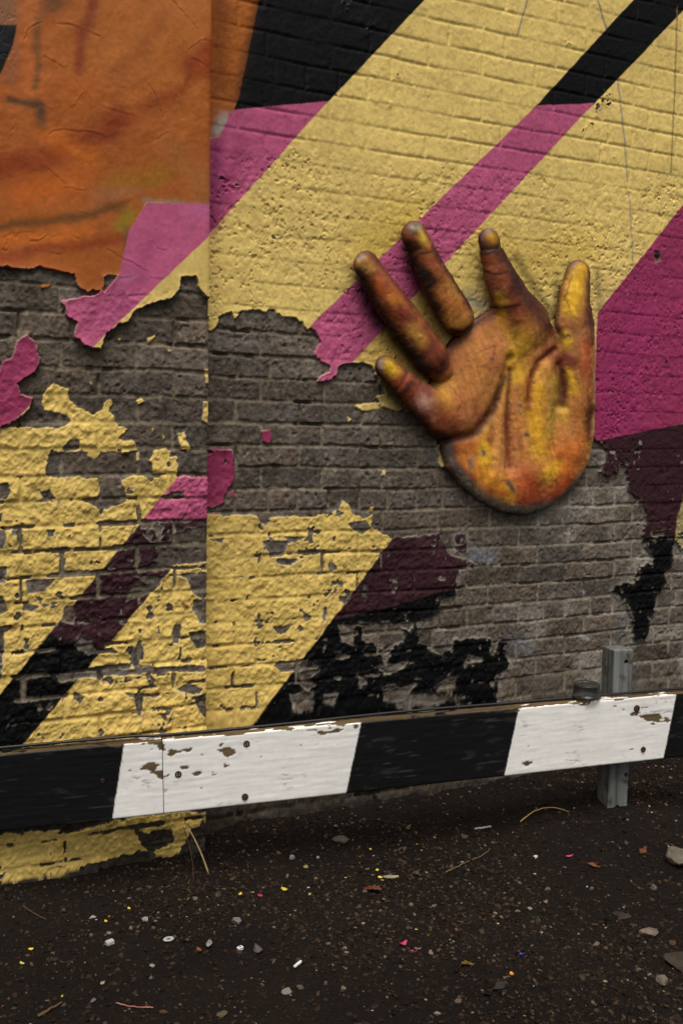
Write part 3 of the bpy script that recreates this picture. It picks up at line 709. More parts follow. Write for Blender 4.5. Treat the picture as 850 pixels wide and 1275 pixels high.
def build_hand():
    PXM = 380.0                                              # pixels per metre at the hand
    h = 0.0034
    lo = on_wall(402, 660, YW); hi = on_wall(752, 262, YW)
    xs = np.arange(lo[0], hi[0], h); ys = np.arange(-0.024, 0.168, h); zs = np.arange(on_wall(600, 668, YW)[2], on_wall(600, 255, YW)[2], h)
    X, O, Z = np.meshgrid(xs, ys, zs, indexing='ij')         # O = distance out of the wall
    X = X.astype(np.float32); O = O.astype(np.float32); Z = Z.astype(np.float32)
    SQ = 0.60                                                # the relief is shallower than round
    def P(x, y, o):
        q = on_wall(x, y, YW - o * SQ); return np.array([q[0], o, q[2]])
    def chain(pts):
        """round cone chain: (px,py,out,r_px)"""
        best = None
        pr = [(P(x, y, o), r / PXM) for x, y, o, r in pts]
        for (a, ra), (b, rb) in zip(pr[:-1], pr[1:]):
            e = b - a; L = float(e @ e)
            t = np.clip(((X - a[0]) * e[0] + (O - a[1]) * e[1] + (Z - a[2]) * e[2]) / L, 0, 1)
            d = np.sqrt((X - a[0] - t * e[0]) ** 2 + (O - a[1] - t * e[1]) ** 2 + (Z - a[2] - t * e[2]) ** 2) - (ra + (rb - ra) * t)
            best = d if best is None else np.minimum(best, d)
        return best
    def smin(a, b, k):
        q = np.clip(0.5 + 0.5 * (b - a) / k, 0, 1); return b + (a - b) * q - k * q * (1 - q)
    # palm: outline in the wall plane, domed, with pads and creases
    out_px = [(530,505),(540,525),(549,550),(556,582),(576,605),(600,624),(626,637),(652,641),(682,633),(702,617),(720,600),(734,574),(741,540),(742,480),
              (741,400),(736,385),(716,405),(696,418),(680,400),(664,380),(636,372),(612,386),(590,398),(566,420),(552,440),(548,462),(530,485)]
    q2 = on_wall(np.array([p[0] for p in out_px]), np.array([p[1] for p in out_px]), YW - 0.045 * SQ)
    x2, z2 = np.meshgrid(xs, zs, indexing='ij')
    d2 = sdf(x2.ravel(), z2.ravel(), np.stack([q2[:, 0], q2[:, 2]], 1), pad=0.3).reshape(x2.shape)
    pp = np.stack([x2.ravel(), np.full(x2.size, YW - 0.075 * SQ), z2.ravel()], 1)
    ppx, ppy = proj(pp); ppx = ppx.reshape(x2.shape); ppy = ppy.reshape(x2.shape)
    dd = np.clip(d2, 0, 1)
    top = 0.040 + 0.042 * (1 - np.exp(-dd / 0.045))
    def ridge(path, w_, hgt):
        nonlocal top
        top = top + hgt * np.exp(-(pdist(ppx, ppy, path) / w_) ** 2)
    ridge([(570,510),(585,490),(605,450)], 32, 0.030)          # pad under the fingers
    ridge([(552,525),(566,532)], 18, 0.016)
    ridge([(622,480),(621,540),(612,590)], 9, 0.013)           # long ridges
    ridge([(604,545),(602,575)], 9, 0.007)
    ridge([(646,480),(645,560)], 9, 0.010)
    ridge([(672,462),(674,520),(668,585)], 17, 0.026)          # ball of the thumb
    ridge([(702,505),(698,560)], 10, 0.010)
    ridge([(714,470),(722,520),(718,565)], 14, 0.018)
    ridge([(600,600),(650,612),(700,590)], 26, 0.018)          # heel
    ridge([(640,405),(650,430)], 20, 0.014)
    ridge([(690,425),(668,445)], 8, 0.012)
    ridge([(556,548),(590,540),(612,512),(626,470),(632,448)], 6, -0.030)
    ridge([(634,462),(632,520),(633,580)], 4.5, -0.015)
    ridge([(657,500),(660,470),(668,450),(690,436)], 4.5, -0.017)
    ridge([(616,520),(613,560)], 5, -0.008)
    ridge([(697,455),(701,480),(699,505)], 7, -0.030)
    ridge([(690,505),(686,560)], 6, -0.010)
    ridge([(728,420),(735,470),(734,540)], 4, -0.010)
    ridge([(612,575),(600,600)], 5, -0.006)
    gx = np.gradient(top, h, axis=0); gz = np.gradient(top, h, axis=1)
    sl = np.sqrt(1 + np.clip(gx ** 2 + gz ** 2, 0, 6))
    fa = (O - top[:, None, :]) / sl[:, None, :]
    fb_ = -d2[:, None, :] + np.zeros_like(O)
    kk = 0.012; q = np.clip(0.5 - 0.5 * (fb_ - fa) / kk, 0, 1)
    palm = fb_ + (fa - fb_) * q + kk * q * (1 - q)             # smooth max
    F = palm
    f1 = chain([(480,457,.085,14.5),(498,475,.080,16.5),(518,492,.075,20),(550,520,.055,26)])
    f1 = smin(f1, chain([(482,459,.03,10.5),(518,493,.03,15),(550,522,.03,20)]), 0.02)
    f2 = chain([(456,330,.100,16.5),(464,343,.098,17),(482,371,.088,20),(506,404,.078,23),(534,442,.068,24),(548,460,.054,17)])
    f2 = smin(f2, chain([(458,333,.03,13),(482,374,.03,17),(507,407,.03,21),(534,442,.03,24)]), 0.02)
    f3 = chain([(516,294,.105,17.5),(521,304,.102,17),(533,332,.092,19.5),(551,366,.084,22.5),(569,395,.080,23)])
    f3 = smin(f3, chain([(518,297,.03,14),(534,335,.03,17),(552,368,.03,20),(569,396,.03,22)]), 0.02)
    f4 = chain([(608,300,.100,15),(611,312,.096,16),(622,345,.084,22),(637,375,.072,27),(655,405,.050,34)])
    f4 = smin(f4, chain([(609,303,.03,12.5),(623,348,.03,19),(648,400,.03,30)]), 0.02)
    th = chain([(719,342,.055,18),(714,370,.058,23),(712,408,.058,26),(715,450,.055,27),(718,500,.04,27)])
    th = smin(th, chain([(719,342,.02,18),(713,400,.02,26),(716,450,.02,26)]), 0.02)
    # knuckle grooves round the fingers
    def groove(f, c, r, dep):
        a = P(*c); d = np.sqrt((X - a[0]) ** 2 + (O - a[1]) ** 2 + (Z - a[2]) ** 2)
        return f + dep * np.exp(-((d - r / PXM) / 0.006) ** 2)
    f4 = groove(f4, (609,298,.10), 18, 0.0055); f4 = groove(f4, (608,290,.10), 42, 0.002)
    f3 = groove(f3, (514,288,.105), 26, 0.003)
    f2 = groove(f2, (452,324,.10), 26, 0.0015)
    f1 = groove(f1, (478,456,.085), 32, 0.004); f1 = groove(f1, (476,452,.085), 56, 0.002)
    F = smin(F, f4, 0.045); F = smin(F, th, 0.022); F = smin(F, f1, 0.016)
    F = smin(F, f2, 0.007); F = smin(F, f3, 0.006)
    F = np.maximum(F, -(O + 0.020))
    F += (0.0018 * fbm(X[:, 0, :], Z[:, 0, :], 0.05, 4, 131))[:, None, :] + (0.0012 * fbm(X[:, 0, :], Z[:, 0, :], 0.016, 3, 132))[:, None, :]
    cx2, cz2 = X[:, 0, :], Z[:, 0, :]
    crk = np.exp(-(np.abs(fbm(cx2, cz2, 0.055, 4, 161)) / 0.05) ** 2) * ss(0.0, 0.6, fbm(cx2, cz2, 0.12, 2, 162))
    F += (0.0022 * crk - 0.0016 * ss(0.3, 0.9, fbm(cx2, cz2, 0.022, 3, 163)))[:, None, :]
    V, Q = surface_nets(F.astype(np.float32), (xs[0], ys[0], zs[0]), h)
    W = np.stack([V[:, 0], YW - V[:, 1] * SQ, V[:, 2]], 1)          # out of the wall = -Y
    Q = Q[:, ::-1] if False else Q
    # ---- painted colour
    px, py = proj(W); n1 = fbm(W[:, 0], W[:, 2], 0.09, 4, 141) * 2.5; n2 = fbm(W[:, 0], W[:, 2], 0.09, 4, 142) * 2.5
    n1 += fbm(W[:, 0], W[:, 2], 0.012, 3, 143) * 1.3
    col = np.empty((len(W), 3)); col[:] = lin((170, 110, 58))
    S = [
     # palm ground tones
     ([(580,455),(610,425)], 38, (172, 112, 54), .9), ([(570,500),(590,520)], 22, (168, 104, 52), .8), ([(546,470),(548,512)], 11, (196, 146, 34), .9), ([(560,478),(552,500)], 9, (188, 140, 52), .5),
     ([(640,412),(655,425)], 14, (188, 142, 44), .85), ([(636,438),(650,432)], 10, (190, 146, 48), .6), ([(598,398),(630,390)], 6, (120, 62, 38), .7), ([(618,430),(616,455)], 10, (160, 94, 56), .6),
     ([(585,540),(604,538),(622,506),(638,458),(650,440)], 8, (196, 152, 40), .85), ([(572,556),(592,552)], 9, (188, 104, 40), .8),
     ([(612,548),(619,520),(620,495)], 7, (126, 58, 36), .8), ([(596,552),(600,540)], 8, (150, 84, 44), .6), ([(604,556),(602,582)], 9, (212, 160, 34), .9), ([(622,500),(621,545),(622,590)], 6, (194, 132, 66), .85),
     ([(647,470),(640,458)], 8, (208, 158, 46), .8), ([(645,492),(644,560)], 10, (184, 116, 60), .85), ([(640,540),(648,560)], 6, (150, 88, 54), .6),
     ([(668,468),(664,500),(672,560)], 13, (204, 150, 36), .9), ([(680,455),(676,470)], 7, (196, 138, 66), .7), ([(690,470),(688,500),(684,540)], 6, (156, 128, 44), .75), ([(704,500),(700,520)], 7, (176, 140, 34), .75),
     ([(697,530),(694,560)], 8, (196, 130, 62), .6), ([(712,480),(716,520)], 8, (182, 112, 54), .8), ([(708,465),(712,485)], 7, (206, 156, 40), .85),
     ([(704,565),(700,590)], 16, (190, 98, 36), .85), ([(655,598),(660,606)], 17, (160, 62, 30), .85), ([(682,590),(688,584)], 10, (210, 156, 40), .85), ([(640,590),(632,580)], 9, (186, 116, 66), .7),
     ([(600,596),(626,612)], 13, (208, 136, 38), .85), ([(620,622),(634,628)], 8, (212, 150, 36), .8), ([(560,562),(566,580),(586,596)], 7, (130, 42, 28), .8), ([(575,572),(590,585)], 8, (200, 120, 40), .8),
     ([(600,606),(628,618)], 4, (150, 54, 30), .6), ([(648,626),(680,626),(708,600)], 8, (168, 62, 32), .8), ([(716,575),(724,540)], 8, (178, 96, 40), .7), ([(730,560),(733,500)], 5, (150, 104, 38), .7),
     # creases
     ([(554,546),(575,545),(592,537),(613,510),(627,470)], 5, (66, 32, 26), .9), ([(562,535),(600,515)], 12, (140, 78, 52), .55), ([(634,460),(631,510),(632,560),(634,582)], 3.2, (104, 46, 28), .85),
     ([(657,505),(660,472),(668,452),(690,434)], 5, (112, 44, 30), .85), ([(640,455),(655,440),(668,428)], 3, (128, 72, 34), .7), ([(697,458),(702,478),(699,500)], 6.5, (70, 30, 20), .92), ([(682,438),(700,448),(716,448)], 6, (100, 40, 28), .7),
     ([(733,380),(730,430),(736,480),(733,540)], 6, (134, 62, 34), .7), ([(736,500),(733,545)], 4, (60, 34, 22), .6),
     # little finger
     ([(480,458),(510,492),(545,522)], 24, (116, 48, 32), .95), ([(498,480),(505,487)], 9, (140, 62, 38), .8), ([(485,452),(487,460)], 9, (214, 168, 40), .95), ([(473,450),(472,458)], 4, (150, 136, 120), .8),
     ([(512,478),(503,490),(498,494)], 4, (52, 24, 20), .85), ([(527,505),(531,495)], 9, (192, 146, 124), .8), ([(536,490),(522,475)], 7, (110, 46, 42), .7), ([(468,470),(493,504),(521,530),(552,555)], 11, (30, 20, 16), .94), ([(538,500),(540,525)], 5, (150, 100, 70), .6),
     # ring finger
     ([(456,330),(482,371),(508,406),(542,450)], 26, (128, 58, 30), .95), ([(452,328),(460,334)], 9, (184, 138, 62), .85), ([(446,320),(452,319)], 4.0, (176, 168, 150), .7), ([(470,350),(476,362)], 8, (178, 88, 36), .85),
     ([(490,372),(494,378)], 8, (172, 104, 38), .8), ([(484,350),(470,330)], 6, (120, 70, 52), .6), ([(497,388),(507,396)], 8, (104, 38, 30), .85), ([(513,412),(524,424)], 10, (172, 124, 54), .85), ([(540,440),(550,455)], 10, (100, 46, 30), .85),
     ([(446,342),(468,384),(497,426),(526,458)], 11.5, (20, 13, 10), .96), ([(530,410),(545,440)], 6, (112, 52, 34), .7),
     # middle finger
     ([(516,294),(534,332),(552,368),(572,400)], 26, (132, 68, 30), .95), ([(526,288),(528,298)], 6, (196, 156, 58), .9), ([(514,283),(521,281)], 4.5, (172, 166, 152), .75), ([(508,288),(518,291)], 3, (40, 36, 30), .7), ([(516,306),(526,310)], 7, (66, 38, 18), .8),
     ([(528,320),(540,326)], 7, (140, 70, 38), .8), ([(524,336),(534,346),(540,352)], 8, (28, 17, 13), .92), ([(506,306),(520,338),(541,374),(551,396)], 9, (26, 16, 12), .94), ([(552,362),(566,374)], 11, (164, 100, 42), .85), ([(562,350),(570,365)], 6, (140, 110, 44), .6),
     ([(560,398),(584,400)], 11, (168, 114, 48), .85), ([(542,310),(566,348),(584,380)], 4.5, (50, 28, 22), .85), ([(556,414),(576,412),(592,404)], 3.5, (40, 24, 18), .9), ([(590,396),(592,404)], 5, (130, 70, 36), .7),
     # index finger
     ([(608,300),(620,340),(640,380)], 30, (118, 56, 32), .95), ([(612,293),(615,298)], 7, (188, 138, 36), .9), ([(608,286),(614,286)], 3.5, (176, 170, 156), .75), ([(598,292),(600,306)], 5, (90, 76, 70), .7), ([(600,311),(618,310)], 5, (42, 26, 16), .9),
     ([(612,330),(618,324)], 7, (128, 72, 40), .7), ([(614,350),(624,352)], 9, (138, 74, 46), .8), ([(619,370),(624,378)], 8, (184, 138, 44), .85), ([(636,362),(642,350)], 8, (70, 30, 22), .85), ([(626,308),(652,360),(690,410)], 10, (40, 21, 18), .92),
     ([(632,384),(645,376)], 5, (92, 42, 28), .8), ([(670,385),(688,420)], 10, (96, 44, 34), .75), ([(606,340),(610,372)], 4, (120, 66, 44), .6), ([(625,392),(622,400)], 6, (186, 130, 44), .7),
     # thumb
     ([(719,342),(713,372),(712,402)], 30, (154, 100, 48), .9), ([(722,336),(716,360),(709,385)], 10, (210, 162, 36), .92), ([(719,325),(706,335)], 6, (110, 92, 72), .7), ([(737,340),(735,372),(730,400)], 7, (98, 50, 40), .85),
     ([(692,372),(694,400)], 6, (178, 130, 80), .7), ([(707,400),(712,410)], 6, (130, 70, 50), .6), ([(702,420),(706,428)], 7, (214, 168, 34), .92), ([(722,420),(724,440)], 9, (160, 104, 62), .8), ([(698,412),(690,404)], 5, (90, 40, 34), .7),
     ([(702,446),(712,450)], 7, (108, 42, 30), .85), ([(728,430),(731,460)], 7, (164, 76, 40), .8),
     # pale backing edge and the bare cement rim
     ([(741,395),(743,440),(742,560),(730,585)], 3.5, (164, 134, 88), .8),
     ([(550,552),(560,580),(580,603),(604,622),(631,635),(652,637),(682,630)], 7.5, (92, 89, 80), .97), ([(682,632),(704,617),(728,592)], 5, (86, 82, 72), .9),
     ([(601,561),(602,566)], 2.6, (84, 84, 80), .95), ([(646,504)], 2.6, (84, 84, 80), .95), ([(652,540),(656,541)], 2.2, (84, 84, 80), .95), ([(634,603),(637,610)], 3.6, (74, 72, 62), .95), ([(583,574),(586,582)], 3.2, (90, 88, 84), .9), ([(612,444)], 1.8, (84, 84, 80), .9),
    ]
    S = [(a_, b_ * 1.12, c_, d_) for a_, b_, c_, d_ in S] + [
     ([(604,336),(612,340),(632,338)], 1.6, (30, 16, 12), .8), ([(610,382),(625,384),(646,378)], 1.6, (34, 18, 14), .8), ([(535,312),(520,316)], 1.6, (30, 18, 12), .7),
     ([(560,408),(578,414),(594,402)], 2.4, (26, 16, 12), .9), ([(528,458),(546,464),(552,452)], 2.4, (34, 18, 14), .85),
     ([(697,350),(696,396)], 1.3, (70, 44, 24), .6), ([(712,345),(704,372),(710,384)], 1.2, (90, 58, 24), .6), ([(600,436),(616,430),(612,450)], 1.2, (110, 62, 40), .6), ([(560,480),(575,500),(570,512)], 1.2, (104, 58, 36), .5)]
    strokes(col, px, py, S, n1, n2, 2.3)
    # the artist's dark edging along fingers and palm
    fing = [[(480,457,14.5),(498,475,17),(518,492,21),(546,518,26)], [(456,330,16.5),(482,371,20),(506,404,23.5),(534,442,25)], [(516,294,17.5),(533,332,19.5),(551,366,22.5),(569,395,24)],
            [(608,300,15),(622,345,22),(637,375,27)], [(719,342,18),(714,370,23),(712,400,25)]]
    inp = sdf(px, py, out_px, pad=60)
    edge = np.full(len(px), 9.0); deep = np.full(len(px), -99.0)
    for ch in fing:
        for (ax, ay, ar), (bx, by, br) in zip(ch[:-1], ch[1:]):
            ex, ey = bx - ax, by - ay; t = np.clip(((px - ax) * ex + (py - ay) * ey) / (ex * ex + ey * ey), 0, 1)
            d = np.hypot(px - ax - t * ex, py - ay - t * ey) / (ar + (br - ar) * t); edge = np.minimum(edge, d)
    nn = fbm(W[:, 0], W[:, 2], 0.04, 3, 171) * 0.12
    ef = ss(0.55, 0.98, edge + nn) * (edge < 1.6) * ss(14, 2, inp)
    ep = ss(13, 2, inp + nn * 40) * ss(-6, 0, inp) * (py < 600) * (edge > 1.1) * 0.6 * ss(720, 690, px)
    ek = np.clip(np.maximum(ef * 0.72, ep), 0, .8)[:, None]
    col = col * (1 - ek) + lin((58, 26, 20)) * ek
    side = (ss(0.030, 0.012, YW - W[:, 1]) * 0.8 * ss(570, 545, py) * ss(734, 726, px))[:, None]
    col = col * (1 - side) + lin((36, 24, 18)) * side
    # bare cement where the sides meet the wall
    out = YW - W[:, 1]
    k = (ss(0.022, 0.010, out) * 0.8 * ss(540, 560, py))[:, None]; col = col * (1 - k) + lin((70, 62, 52)) * k
    # hairline cracks: dirt caught in them
    cr = np.abs(fbm(W[:, 0], W[:, 2], 0.06, 4, 151)); km = (np.exp(-(cr / 0.02) ** 2) * ss(0.1, 0.7, fbm(W[:, 0], W[:, 2], 0.13, 2, 152)) * 0.6)[:, None]
    col = col * (1 - km) + lin((60, 36, 24)) * km
    col *= 1.12 * (1 + 0.14 * fbm(W[:, 0], W[:, 2], 0.03, 3, 153))[:, None]
    br = fbm(W[:, 0] + W[:, 2] * .3, W[:, 2] * .22, 0.012, 3, 181) + 0.6 * fbm(W[:, 0], W[:, 2], 0.007, 2, 182)
    col *= (1 + 0.17 * br)[:, None]
    fl_ = (ss(1.02, 1.16, fbm(W[:, 0], W[:, 2], 0.026, 4, 183)) * 0.85)[:, None]; col = col * (1 - fl_) + lin((88, 84, 76)) * fl_
    ctr = np.array([float(P(640, 500, 0)[0]), YW, float(P(640, 640, 0)[2])])
    grey = np.abs(col[:, 0] - col[:, 2]) < 0.03
    C4 = np.concatenate([np.clip(col, 0.003, 0.9), np.where(grey, 0.2, 1.0)[:, None]], 1)
    me = mesh_np('hand_relief', W - ctr, Q[:, ::-1], C4)
    o = link('hand_relief', me, M_HAND, None, ctr)
    tag(o, 'sculpted open hand, palm out, painted orange, yellow and maroon, on the brick wall', 'sculpture')
    return o
hand = build_hand()

# ------------------------------------------------------------------ striped barrier rail on its post
def rail_geo():
    YL = YP - 0.075                                            # front face at the left edge of the photograph
    a = on_wall(0, 940, YL); b = on_wall(0, 1036, YL); Hh = a[2] - b[2]
    lo_, hi_ = 1.8, YL + 0.4
    for _ in range(60):
        m = (lo_ + hi_) / 2
        hgt = on_wall(840, 864, m)[2] - on_wall(840, 943, m)[2]
        if hgt < Hh: lo_ = m
        else: hi_ = m
    c = on_wall(840, 864, m)
    return a, c, Hh
RA, RC, RH = rail_geo()
RA = RA - np.array([0, 0, 0.0])
rdir = (RC - RA) / np.linalg.norm(RC - RA); RLEN = np.linalg.norm(RC - RA)
rout = np.array([rdir[1], -rdir[0], 0]); rout /= np.linalg.norm(rout)      # horizontal, towards the viewer
if rout[1] > 0: rout = -rout
rup = np.cross(rout, rdir); rup = rup if rup[2] > 0 else -rup
RTH = 0.048
def rail_pt(s, o, t):
    """s along from left photo edge, o out from front face, t down from the top edge"""
    return RA + np.multiply.outer(s, rdir) + np.multiply.outer(o, rout) - np.multiply.outer(t, rup)
def stripe_line(x0, y0, x1, y1):
    """stripe edge as (s at top, s at bottom)"""
    out = []
    nrm = rout
    for x, y in ((x0, y0), (x1, y1)):
        d = ray(x, y); t = ((RA - CAM) @ nrm) / (d @ nrm); p = CAM + d * t; out.append(((p - RA) @ rdir, -(p - RA) @ rup))
    return out
ST = [stripe_line(155, 925, 140, 1021), stripe_line(450, 897, 430, 990), stripe_line(646, 880, 628, 963), stripe_line(842, 862, 825, 945)]
S_JOIN = stripe_line(202, 918, 202, 1013)[0][0]
def board(s0, s1, seed, parent, ploc):
    ds = 0.0032
    s = np.arange(s0, s1, ds); s = np.append(s, s1)
    r = 0.004
    # profile going from the back bottom edge, under, up the front, over the top to the back
    prof = [(-RTH, RH), (-0.03, RH), (-0.012, RH)]
    prof += [(-r, RH), (-r * .3, RH - r * .3), (0, RH - r)]
    prof += [(0, t) for t in np.arange(RH - r - 0.0032, r + 0.001, -0.0032)]
    prof += [(0, r), (-r * .3, r * .3), (-r, 0)]
    prof += [(-o, 0) for o in np.arange(r + 0.003, RTH, 0.0032)]
    prof += [(-RTH, 0), (-RTH, 0.05), (-RTH, 0.12), (-RTH, RH)]
    prof = np.array(prof); m = len(prof); n = len(s)
    Sg = np.repeat(s, m); Og = np.tile(prof[:, 0], n); Tg = np.tile(prof[:, 1], n)
    front = (Og > -0.002); top = (Tg < 0.002) & ~front
    # along-grain noise
    v = np.where(top, -Og - 0.0, Tg + 0.3)
    gr = fbm(Sg * 0.12, v, 0.010, 4, 200 + seed); gf = fbm(Sg * 0.3, v, 0.02, 4, 210 + seed); fl = fbm(Sg * 0.35, v, 0.014, 4, 220 + seed)
    big = fbm(Sg, v, 0.12, 3, 230 + seed)
    # stripes
    def edge(L):
        (sa, ta), (sb, tb) = L; return sa + (sb - sa) * (np.clip(Tg, 0, RH) - ta) / (tb - ta)
    x = Sg + gf * 0.0008
    white = np.zeros(len(Sg))
    for i in (0, 2):
        white = np.maximum(white, ss(-.0016, .0016, x - edge(ST[i])) * ss(.0016, -.0016, x - edge(ST[i + 1])))
    # flaking: along the top edge, and short grain-wise chips
    near_top = np.exp(-np.clip(Tg - 0.002, 0, 1) / 0.009) * front
    flake = fl + near_top * 0.75 - 1.08 - 0.25 * (white < .5)
    flake = np.where(top, fl * 0.8 + 0.35 + big * 0.5, flake)
    for cx_, cy_, rr in ((200,932,7),(216,935,6),(232,933,6),(282,933,4),(286,938,4),(276,927,3),(189,955,5),(206,967,8),(231,957,4),(279,951,5),(324,943,4),(400,911,9),(360,909,9),(653,876,5),(663,877,4),(655,950,4),(744,873,4),(450,905,4),(795,888,5),(806,880,5),(815,893,6),(808,895,8),(830,897,6),(775,930,4),(245,963,3)):
        (sc_, tc_), _ = stripe_line(cx_, cy_, cx_, cy_ + 1)
        flake = np.maximum(flake, np.where(front, 0.45 - np.hypot((Sg - sc_) * 0.7, (Tg - tc_) * 1.5) / (rr / 400) * 0.8 + fl * 1.1 + gr * 0.3, -9))
    fk = ss(-0.06, 0.06, flake)
    crack = ss(0.16, 0.02, np.abs(fbm(Sg * 0.18, v, 0.012, 3, 240 + seed))) * ss(0.2, 0.8, fbm(Sg, v, 0.09, 3, 241 + seed))
    wood = lin((92, 74, 50)) * (1 + 0.35 * gr[:, None]); moss = ss(0.2, 0.8, fbm(Sg, v, 0.03, 3, 250 + seed))[:, None]
    wood = wood * (1 - 0.5 * moss) + lin((84, 78, 40)) * 0.5 * moss
    col = lin((226, 222, 216)) * white[:, None] + lin((15, 15, 16)) * (1 - white[:, None])
    col = col * (1 + 0.05 * gf[:, None] + 0.04 * big[:, None])
    rub = (ss(0.55, 1.1, gf + 0.4 * big) * 0.10)[:, None]; col = col * (1 - rub) + lin((110, 104, 96)) * rub
    col = col * (1 - 0.45 * crack[:, None] * white[:, None])
    scr = (ss(0.75, 1.1, fbm(Sg * 0.06, v, 0.005, 3, 260 + seed) + 0.35 * big) * 0.35 * (1 - white))[:, None]; col = col * (1 - scr) + lin((84, 78, 70)) * scr
    fk_ = fk * np.where(white > .5, 1, .75)
    col = col * (1 - fk_[:, None]) + wood * fk_[:, None]
    # rust runs under the bolts
    for bx, by in ((305, 992), (800, 932), (792, 882)):
        (sc_, tc_), _ = stripe_line(bx, by, bx, by + 1)
        k = (np.exp(-((Sg - sc_) / 0.006) ** 2 - ((Tg - tc_ - 0.008) / 0.012) ** 2) * front * 0.7)[:, None]
        col = col * (1 - k) + lin((120, 62, 20)) * k
    hgt = gr * 0.0004 - 0.0011 * fk - 0.0007 * crack + big * 0.0006
    o2 = Og + np.where(front, hgt, 0); t2 = Tg - np.where(top, hgt + gr * 0.0006, 0)
    V = RA + Sg[:, None] * rdir + o2[:, None] * rout - t2[:, None] * rup
    ii = (np.arange(n - 1)[:, None] * m + np.arange(m - 1)).ravel()
    Q = np.stack([ii, ii + m, ii + m + 1, ii + 1], 1)
    C4 = np.concatenate([np.clip(col, .003, .9), (1 - fk)[:, None]], 1)
    # end caps: one quad each across the four corners of the section
    k4 = [0, 4, len([1 for q_ in prof if q_[0] == 0]) + 4, m - 4]
    k4 = [0, int(np.argmin(np.abs(prof[:, 0] + r * .3) + np.abs(prof[:, 1] - RH + r * .3))), int(np.argmin(np.abs(prof[:, 0] + r * .3) + np.abs(prof[:, 1] - r * .3))), m - 4]
    base = len(V)
    V2 = np.concatenate([V, V[k4], V[(n - 1) * m + np.array(k4)]]); C2 = np.concatenate([C4, np.tile(np.append(lin((70, 58, 44)), 0.0), (8, 1))])
    Q = np.concatenate([Q, [[base, base + 1, base + 2, base + 3], [base + 7, base + 6, base + 5, base + 4]]])
    ctr = np.array(ploc)
    me = mesh_np('board', V2 - ctr, Q, C2)
    return link('board', me, M_RAIL, parent, ploc, ploc)
rail_loc = tuple((RA + rdir * 1.0 - rup * RH - rout * RTH / 2).tolist())
rail = empty('barrier_rail', rail_loc)
tag(rail, 'black and white striped timber barrier rail with flaking paint in front of the brick wall', 'barrier rail')
b1 = board(-0.75, S_JOIN - 0.0010, 1, rail, rail_loc); b1['label'] = 'black board with a short white end at the butt joint'
b2 = board(S_JOIN + 0.0010, RLEN + 0.75, 2, rail, rail_loc); b2['label'] = 'long board striped black and white, bolted to the post'
M_BOLT = plain('rusty_steel', (58, 40, 30), 0.7, 0.4, 0.6, 300, 0.5)
M_HOLE = plain('bolt_recess', (16, 14, 12), 0.9)
def bolt(x, y, rr, parent, ploc):
    (s, t), _ = stripe_line(x, y, x, y + 1)
    bm = bmesh.new()
    # washer ring, recess and head
    N = 16; prof = [(rr * 1.25, -0.001), (rr * 1.25, 0.0018), (rr * 0.95, 0.0026), (rr * 0.72, 0.0018), (rr * 0.66, -0.0015), (rr * 0.50, -0.0015), (rr * 0.46, 0.0022), (rr * 0.25, 0.0034)]
    rings = []
    for r_, o_ in prof:
        rings.append([bm.verts.new(Vector((r_ * math.cos(2 * math.pi * k / N), o_, r_ * math.sin(2 * math.pi * k / N)))) for k in range(N)])
    for A_, B_ in zip(rings[:-1], rings[1:]):
        for k in range(N): bm.faces.new((A_[k], A_[(k + 1) % N], B_[(k + 1) % N], B_[k]))
    bm.faces.new(rings[-1]); bm.faces.new(rings[0][::-1])
    bmesh.ops.recalc_face_normals(bm, faces=bm.faces)
    M = Matrix(((rdir[0], rout[0], rup[0], 0), (rdir[1], rout[1], rup[1], 0), (rdir[2], rout[2], rup[2], 0), (0, 0, 0, 1)))
    bm.transform(M); me = from_bm(bm, 'bolt', True)
    p = RA + rdir * s - rup * t + rout * 0.0002
    return link('bolt', me, M_BOLT, parent, tuple(p), ploc)
for x, y, rr in ((222, 964, .0075), (307, 926, .0075), (305, 992, .0075), (792, 882, .0085), (800, 933, .007), (128, 972, .005)):
    bolt(x, y, rr, b1 if x < 200 else b2, rail_loc)

# the post behind the rail
pb = on_ground(770, 998)
# distance: its front face touches the back of the rail
def rail_y_at(X):
    s = (X - RA[0]) / rdir[0]; return (RA + s * rdir - rout * RTH)[1]
PW, PD = 0.072, 0.070
px_ = on_wall(782, 940, YW)                                       # iterate for the ray that meets the rail's back plane
d_ = ray(771.0, 940.0); t_ = ((RA - rout * RTH - CAM) @ rout) / (d_ @ rout); pc = CAM + d_ * t_
post_c = pc - rout * (PD / 2 + 0.001); POSTX, POSTY = post_c[0], post_c[1]
zt = float((CAM + ray(775.0, 806.0) * (((post_c - CAM) @ rout) / (ray(775.0, 806.0) @ rout)))[2])
Mrot = Matrix(((rdir[0], -rout[0], 0), (rdir[1], -rout[1], 0), (0, 0, 1)))
bm = bmesh.new(); box_bm(bm, (0, 0, (zt - 0.15) / 2), (PW, PD, zt + 0.15), None, 0.004, 2)
bmesh.ops.subdivide_edges(bm, edges=[e for e in bm.edges if abs((e.verts[0].co - e.verts[1].co).z) > 0.3], cuts=60)
bm.transform(Mrot.to_4x4())
pm = from_bm(bm, 'post', False)
po = link('fence_post', pm, None, None, (POSTX, POSTY, 0))
cuts = []
